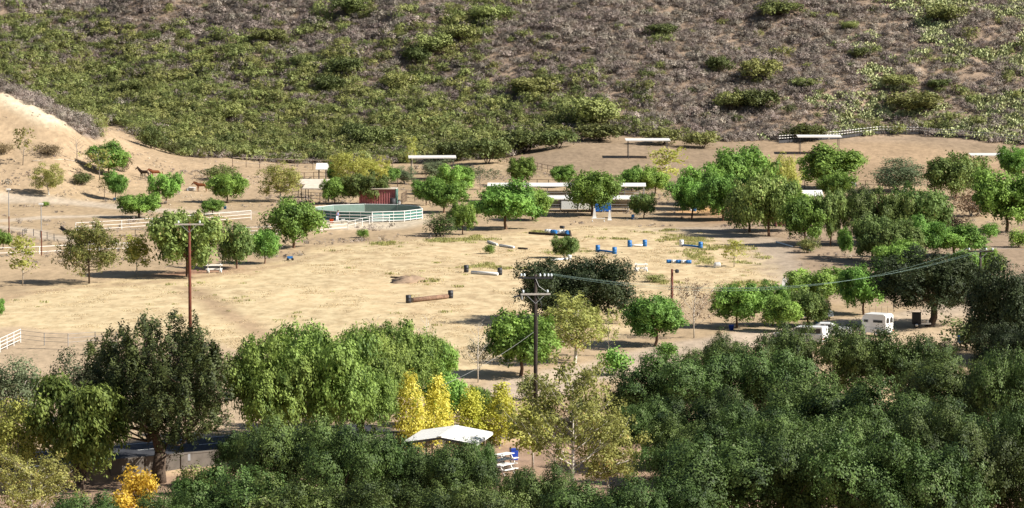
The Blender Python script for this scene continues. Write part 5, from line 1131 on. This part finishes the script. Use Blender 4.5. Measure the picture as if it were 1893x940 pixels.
crossarm(oB, hB - .15, 2.6, -.02, (-1.2, .55, 1.2), True, 'wood_pole')
oC, pC, hC = pole('utility_pole', 352, 655, 412, .15, 'wood_red', 'red-brown T-shaped pole rising behind the huge pine', 'utility pole')
crossarm(oC, hC - .15, 2.7, .03, (-1.0, 1.0), True, 'wood_crossarm')
oD, pD, hD = pole('lamp_post', 1242, 602, 498, .15, 'wood_red', 'short wooden post with a floodlight beside the brown sycamore', 'post')
MB().tube([(0, 0, hD - .15), (.45, -.05, hD - .12)], .03, 6).build('bracket', 'steel_dark', oD); MB().lathe([(.06, 0), (.2, .05), (.22, .3), (.08, .4)], 10, (.5, -.05, hD - .4)).build('floodlight', 'steel_dark', oD)
for px, base, ty, lb in ((17, 446, 351, 'tall thin lamp pole at the left edge, white above and rusty below'), (77, 473, 378, 'second thin lamp pole by the low white rails, white above and rusty below')):
    p = at(px, base); h = float(CAMH + p.y * ray(px, ty)[2] / ray(px, ty)[1] - p.z); o = thing('lamp_pole', p, lb, 'lamp pole')
    MB().tube([(0, 0, -.3), (0, 0, h * .48)], .075, 8).build('lower_shaft', 'wood_red', o); MB().tube([(0, 0, h * .48), (0, 0, h)], .06, 8).build('upper_shaft', 'galvanised', o)
    hd_ = MB().box((.0, -.1, h + .05), (.55, .4, .18)).build('lamp_head', 'white_paint', o); MB().box((0, -.1, h - .06), (.4, .3, .04)).build('lens', 'porcelain', hd_)
def wire(a, b, sag, r, m, label):
    o = thing('power_line', a, label, 'wire'); pts = [a.lerp(b, k / 24) - a - V(0, 0, 4 * sag * (k / 24) * (1 - k / 24)) for k in range(25)]
    MB().tube(pts, r, 4).build('cable', m, o)
for da, db, sg, lb in ((.7, -1.2, 2.7, 'green power line, front strand from the tall pole to the right-hand pole'), (1.0, .55, 2.5, 'green power line, middle strand between the two utility poles'), (1.25, 1.2, 2.4, 'green power line, rear strand between the two utility poles')):
    wire(pA + V(da, -.2, hA + .1), pB + V(db, -.2, hB + .2), sg, .008, 'wire_green', lb)
wire(pB + V(1.2, -.2, hB + .2), pB + V(60, 6, hB + .6), 1.0, .014, 'wire_grey', 'grey line leaving the right-hand pole to the right')
wire(pA + V(-.15, -.1, hA - 4.6), at(640, 842) + V(0, 0, 3.3), 1.2, .011, 'wire_grey', 'thin service cable dropping left from the tall utility pole')

# ------------------------------------------------------------------ vehicles
def wheel(o, x, y, r=.34, w=.2):
    q = MB().lathe([(r * .62, -w/2), (r * .95, -w/2), (r, -w/2 + .03), (r, w/2 - .03), (r * .95, w/2), (r * .62, w/2)], 18, (x, y, r), 'y').build('wheel', 'rubber', o, True)
    MB().lathe([(.03, -w/2 - .01), (r * .5, -w/2 - .005), (r * .6, -w/2 + .02), (r * .6, w/2 - .02), (.03, w/2 + .01)], 14, (x, y, r), 'y').build('rim', 'chrome', q, True)
def horse_trailer():
    p = at(1622, 622); o = thing('horse_trailer', p, 'white horse trailer with slot windows parked by the drive', 'trailer', -.56)
    L, Wd, z0, h = 2.6, 1.75, .42, 2.25
    prof = [(-L/2 + .12, z0), (L/2, z0), (L/2, h - .14), (L/2 - .14, h - .02), (-L/2 + .45, h), (-L/2 + .12, h - .16), (-L/2, h - .5), (-L/2, z0 + .3)]
    MB().prism(prof, -Wd/2, Wd/2).build('body', 'vehicle_white', o)
    MB().box((.03, 0, h + .0), (L - .5, Wd + .06, .05)).build('roof', 'vehicle_white', o)
    for sy in (-1, 1):
        for x, w in ((-.85, .42), (.45, 1.0)):
            f = MB().box((x, sy * (Wd/2 + .008), 1.58), (w + .08, .02, .32)).build('window_frame', 'galvanised', o); MB().box((x, sy * (Wd/2 + .02), 1.58), (w, .014, .23)).build('pane', 'glass_dark', f)
        MB().prism([(-.15, .42), (1.0, .42), (.92, .72), (.72, .84), (.12, .84), (-.07, .72)], sy * (Wd/2 - .02), sy * (Wd/2 + .2)).build('fender', 'vehicle_white', o)
        wheel(o, .42, sy * (Wd/2 + .1), .33)
        MB().box((-.1, sy * (Wd/2 + .005), .98), (L * .9, .012, .05)).build('trim_strip', 'galvanised', o)
    for sy in (-.42, .42):
        b = MB(); pts = [(sy + .3 * math.cos(t), 1.68 + .28 * math.sin(t)) for t in [math.pi * k / 8 for k in range(9)]] + [(sy - .3, 1.42), (sy + .3, 1.42)]; n = len(pts)
        b.add([(L/2 + .006, y, z) for y, z in pts] + [(L/2 + .03, y, z) for y, z in pts], [tuple(range(n - 1, -1, -1)), tuple(range(n, 2 * n))] + [(k, (k + 1) % n, n + (k + 1) % n, n + k) for k in range(n)]).build('rear_opening', 'glass_dark', o)
        d_ = MB().box((L/2 + .012, sy, .86), (.03, .78, .86)).build('door', 'vehicle_white', o); MB().box((L/2 + .04, sy - .28 * (1 if sy < 0 else -1), .95), (.03, .04, .2)).build('handle', 'steel_dark', d_)
        MB().box((L/2 + .03, sy * 1.85, .55), (.03, .1, .14)).build('tail_light', 'orange_plastic', o)
    MB().beam((-L/2 + .1, .5, .45), (-L/2 - 1.1, 0, .45), .1, .1).build('drawbar', 'galvanised', o); MB().beam((-L/2 + .1, -.5, .45), (-L/2 - 1.1, 0, .45), .1, .1).build('drawbar', 'galvanised', o)
    MB().tube([(-L/2 - 1.0, 0, 0), (-L/2 - 1.0, 0, .8)], .035, 6).build('jack', 'steel_dark', o)
horse_trailer()
def car(px, py, rz, label, body, name='parked_car', kind='sedan', cat='car'):
    o = thing(name, at(px, py), label, cat, rz); L, Wd = (4.4, 1.72) if kind == 'sedan' else (5.2, 1.85)
    lo = [(-L/2, .35), (L/2, .35), (L/2, .75), (L/2 - .1, .92), (L*.2, 1.0), (-L*.28, 1.0), (-L/2 + .05, .95)] if kind == 'sedan' else [(-L/2, .45), (L/2, .45), (L/2, .9), (L/2 - .1, 1.12), (L*.12, 1.2), (-L/2, 1.2)]
    MB().prism(lo, -Wd/2, Wd/2).build('body', body, o)
    if kind == 'sedan': cab = [(L*.2, 1.0), (L*.05, 1.42), (-L*.2, 1.42), (-L*.36, 1.0)]
    else: cab = [(L*.17, 1.2), (L*.05, 1.82), (-L/2 + .12, 1.9), (-L/2 + .02, 1.2)]
    c = MB().prism(cab, -Wd/2 + .1, Wd/2 - .1).build('cabin' if kind == 'sedan' else 'camper_shell', body, o)
    x0, x1, zt, zb = (cab[1][0], cab[2][0], cab[1][1] - .08, cab[0][1] + .06)
    for sy in (-1, 1):
        for a, b in ((x0 - .0, (x0 + x1) / 2 + .05), ((x0 + x1) / 2 - .05, x1 + .12)):
            w = MB(); w.prism([(a + .12, zb), (a - .04, zt), (b, zt), (b, zb)], sy * (Wd/2 - .098), sy * (Wd/2 - .088)).build('side_window', 'glass_dark', c)
        for x in (-L * .3, L * .31): wheel(o, x, sy * (Wd/2 - .08), .33)
        MB().box((L/2 + .005, sy * .6, .7), (.03, .3, .14)).build('headlight', 'porcelain', o); MB().box((-L/2 - .005, sy * .7, .75), (.03, .2, .16)).build('tail_light', 'orange_plastic', o)
    f = [(cab[0][0] + .015, cab[0][1] + .03), (cab[1][0] + .03, cab[1][1] - .06)]
    MB().add([(f[0][0], -.68, f[0][1]), (f[0][0], .68, f[0][1]), (f[1][0], .6, f[1][1]), (f[1][0], -.6, f[1][1])], [(0, 1, 2, 3)]).build('windscreen', 'glass_dark', o)
    MB().box((L/2, 0, .5), (.1, Wd * .95, .18)).build('bumper', 'galvanised', o)
    return o
car(1480, 638, math.pi - .45, 'white pickup with camper shell half hidden behind the oaks', 'vehicle_white', 'pickup_truck', 'pickup', 'pickup')
car(1532, 624, -.15, 'low white car roof behind the white pickup', 'vehicle_white')
car(1499, 591, .1, 'silver-grey car half hidden under the pepper trees by the drive', 'vehicle_silver')
o = thing('cargo_trailer', at(1694, 606), 'black box trailer with white hitch in the shade of the large dark oak', 'trailer', -.1)
MB().box((0, 0, .95), (.9, 1.4, 1.1)).build('body', 'black_paint', o); 
for sy in (-1, 1): wheel(o, 0, sy * .78, .3)
for sy in (-.4, .4): MB().beam((.45, sy, .42), (1.45, 0, .4), .09, .12).build('drawbar', 'white_paint', o)
MB().lathe([(.14, 0), (.14, .3), (.08, .36)], 10, (1.1, 0, .42)).build('gas_bottle', 'white_paint', o)

# ------------------------------------------------------------------ road, wall, pavilion, tables
road = bpy.data.objects['asphalt_road']
def mark(c, l, w): 
    e = np.array(c); a = e - _wd * l / 2; b = e + _wd * l / 2; vs = [(*(a + _wn * w / 2), .014), (*(a - _wn * w / 2), .014), (*(b - _wn * w / 2), .014), (*(b + _wn * w / 2), .014)]
    MB().add(vs, [(0, 1, 2, 3)]).build('lane_mark', 'road_paint', road)
for k in range(-8, 4): mark(rc + _wd * (k * 5.2 + 6), 2.2, .14)
mark(rc - _wn * 3.1 - _wd * 16, 84, .12); mark(rc + _wn * 3.1 - _wd * 16, 84, .12)
wall_o = thing('retaining_wall', (*WA, LOW), 'grey-brown concrete retaining wall below the asphalt road', 'wall', math.atan2(_wd[1], _wd[0]))
Lw = np.linalg.norm(WB - WA); npan = 13; pw = Lw / npan
pm = MB().box((0, 0, .62), (pw - .02, .22, 1.6)).mesh('panel', 'concrete'); cm = MB().box((0, 0, 1.47), (pw - .01, .3, .1)).mesh('cap', 'concrete'); bm_ = MB().box((0, 0, .62), (.24, .34, 1.62)).mesh('pier', 'concrete')
for k in range(npan):
    q = link('panel', pm, wall_o, ((k + .5) * pw, .35, 0)); link('cap', cm, q); 
    if k: link('pier', bm_, wall_o, (k * pw, .33, 0))
def pavilion():
    p = at(820, 845); c = V((828 - CX) / FPX * 244, 244, LOW); o = thing('pavilion', c, 'white metal-roofed open pavilion in front of the golden poplars', 'pavilion', -.19)
    w, d, he, hr = 5.6, 6.2, 2.05, 2.5
    for s, nm in ((-1, 'left'), (1, 'right')):
        b = MB(); n = 16
        for k in range(n):
            y0 = -d/2 + d * k / n; y1 = y0 + d / n; ym = y0 + d / n * .72; yq = y0 + d / n * .84
            for (ya, za), (yb, zb) in (((y0, 0), (ym, 0)), ((ym, 0), (yq, .07)), ((yq, .07), (y1, 0))):
                v = [(0, ya, hr + za), (s * w/2, ya, he + za), (s * w/2, yb, he + zb), (0, yb, hr + zb)]; b.add(v, [(0, 1, 2, 3)])
        r_ = b.build('roof_slope', 'white_paint', o)
        MB().beam((s * w/2, -d/2, he - .08), (s * w/2, d/2, he - .08), .06, .16).build('gutter', 'white_paint', r_)
    MB().beam((0, -d/2, hr + .05), (0, d/2, hr + .05), .3, .05).build('ridge_cap', 'white_roof', o)
    for y in (-d/2 + .03, d/2 - .03):
        for s in (-1, 1): MB().beam((0, y, hr - .1), (s * w/2, y, he - .1), .06, .16).build('rafter', 'steel_dark', o)
    pm = MB().box((0, 0, (he - .1) / 2 - .1), (.12, .12, he)).mesh('post', 'wood_weathered')
    for y in (-d/2 + .5, d/2 - .5):
        for x in (-w/2 + .5, -.7, w/2 - .5): link('post', pm, o, (x, y, 0))
    return o
pavilion()
def picnic_table(px, py, rz, label):
    o = thing('picnic_table', at(px, py), label, 'picnic table', rz)
    for k in range(4): MB().box((0, -.3 + k * .2, .74), (1.7, .18, .05)).build('top_plank', 'white_paint', o)
    for s in (-1, 1):
        MB().box((0, s * .68, .44), (1.7, .25, .05)).build('bench', 'white_paint', o)
        for t in (-1, 1): MB().beam((s * .6, t * .62, 0), (s * .6, t * .2, .7), .06, .09).build('leg', 'white_paint', o)
        MB().beam((s * .6, -.7, .4), (s * .6, .7, .4), .06, .08).build('brace', 'white_paint', o)
picnic_table(931, 858, .9, 'farthest of the three white picnic tables beside the pavilion'); picnic_table(929, 868, .9, 'middle of the three white picnic tables beside the pavilion'); picnic_table(930, 878, .9, 'nearest of the three white picnic tables beside the pavilion')
o = thing('waste_bin', at(950, 851), 'deep blue waste bin beside the white picnic tables', 'bin', .3)
MB().prism([(-.24, 0), (.24, 0), (.28, .8), (-.28, .8)], -.26, .26).build('body', 'bin_blue', o); MB().box((0, 0, .83), (.6, .58, .06)).build('lid', 'bin_blue', o)
o = thing('road_sign', at(346, 872), 'small pale blank sign board beside the asphalt road', 'sign', .1)
MB().tube([(0, 0, -.2), (0, 0, .9)], .04, 6).build('post', 'galvanised', o); MB().box((0, -.05, .75), (.5, .03, .5)).build('board', 'vehicle_silver', o)
# large chaparral bushes that stand out on the hill
BIG = [(640, 128, 60, 34, 'd', 'dark bush at the lower end of the left gully'), (610, 160, 50, 30, 'd', 'dark bush low in the left gully'), (650, 18, 60, 36, 'd', 'dark bush cluster at the top edge left of centre'), (740, 158, 62, 34, 'g', 'bright bush under the long green gully'), (800, 85, 70, 38, 'g', 'bushy clump half-way up the long green gully'),
 (850, 68, 66, 34, 'g', 'upper clump of the long green gully'), (900, 30, 60, 34, 'g', 'topmost clump of the long green gully'), (770, 108, 50, 30, 'd', 'dark clump at the foot of the long green gully'), (985, 165, 86, 34, 'g', 'wide vivid bush in the middle of the slope'), (1020, 152, 50, 26, 'g', 'right shoulder of the wide vivid bush'), (1095, 214, 96, 52, 'g', 'tall bright bush above the top of the bare paddock'),
 (1105, 250, 80, 32, 'd', 'dark bush at the crest of the bare paddock'), (970, 268, 90, 44, 'd', 'big dark bush left of the paddock crest'), (1030, 262, 60, 36, 'd', 'dark bush on the shoulder of the paddock crest'), (900, 286, 80, 48, 'd', 'large dark bush above the left paddock corner'), (840, 286, 60, 40, 'd', 'olive bush left of the large dark one above the corner'), (690, 262, 74, 44, 'd', 'very dark bush on the canyon floor'), (660, 250, 50, 34, 'd', 'dark bush beside the very dark one on the canyon floor'),
 (1225, 256, 66, 34, 'g', 'green bush on the paddock edge behind the centre shelter'), (1298, 263, 58, 30, 'g', 'low green bush right of the one behind the centre shelter'), (1330, 125, 46, 34, 'd', 'round bush on the right slope'), (1405, 135, 76, 40, 'g', 'wide pale-green bush on the right slope'), (1350, 192, 60, 34, 'g', 'yellow-green bush below the wide pale-green one'), (1400, 190, 70, 40, 'd', 'dusky bush with long shadow below the wide pale-green one'),
 (1440, 22, 80, 30, 'd', 'dark bush at the top edge right of centre'), (1570, 50, 30, 18, 'g', 'small vivid bush high on the right slope'), (1590, 100, 42, 20, 'd', 'small dark bush near the middle of the right ridge'), (1660, 155, 60, 26, 'g', 'green bush among the cactus patches'), (1690, 195, 100, 40, 'g', 'wide green bush among the cactus patches'), (1490, 250, 70, 34, 'd', 'bush above the right paddock shelter'), (1490, 158, 40, 20, 'g', 'small bush left of the cactus patches'), (1735, 160, 34, 20, 'd', 'small dark bush right of the cactus patches'),
 (1750, 30, 70, 34, 'g', 'green bush at the top edge in the right corner'), (1225, 60, 60, 24, 'd', 'dull bush high in the middle of the slope'), (250, 165, 44, 24, 'd', 'dark bush in the left canyon'), (500, 70, 60, 26, 'g', 'green bush high on the left slope'), (560, 118, 50, 26, 'g', 'green bush near the left gully'), (420, 215, 60, 32, 'g', 'rounded bright bush in the left canyon')]
for i, (px, py, w_, h_, kd, lb) in enumerate(BIG):
    tree('hillside_bush', 'hill_green' if kd == 'g' else 'hill_dark', px, py + h_ * .35, py - h_ * .65, w_, lb, 'bush')
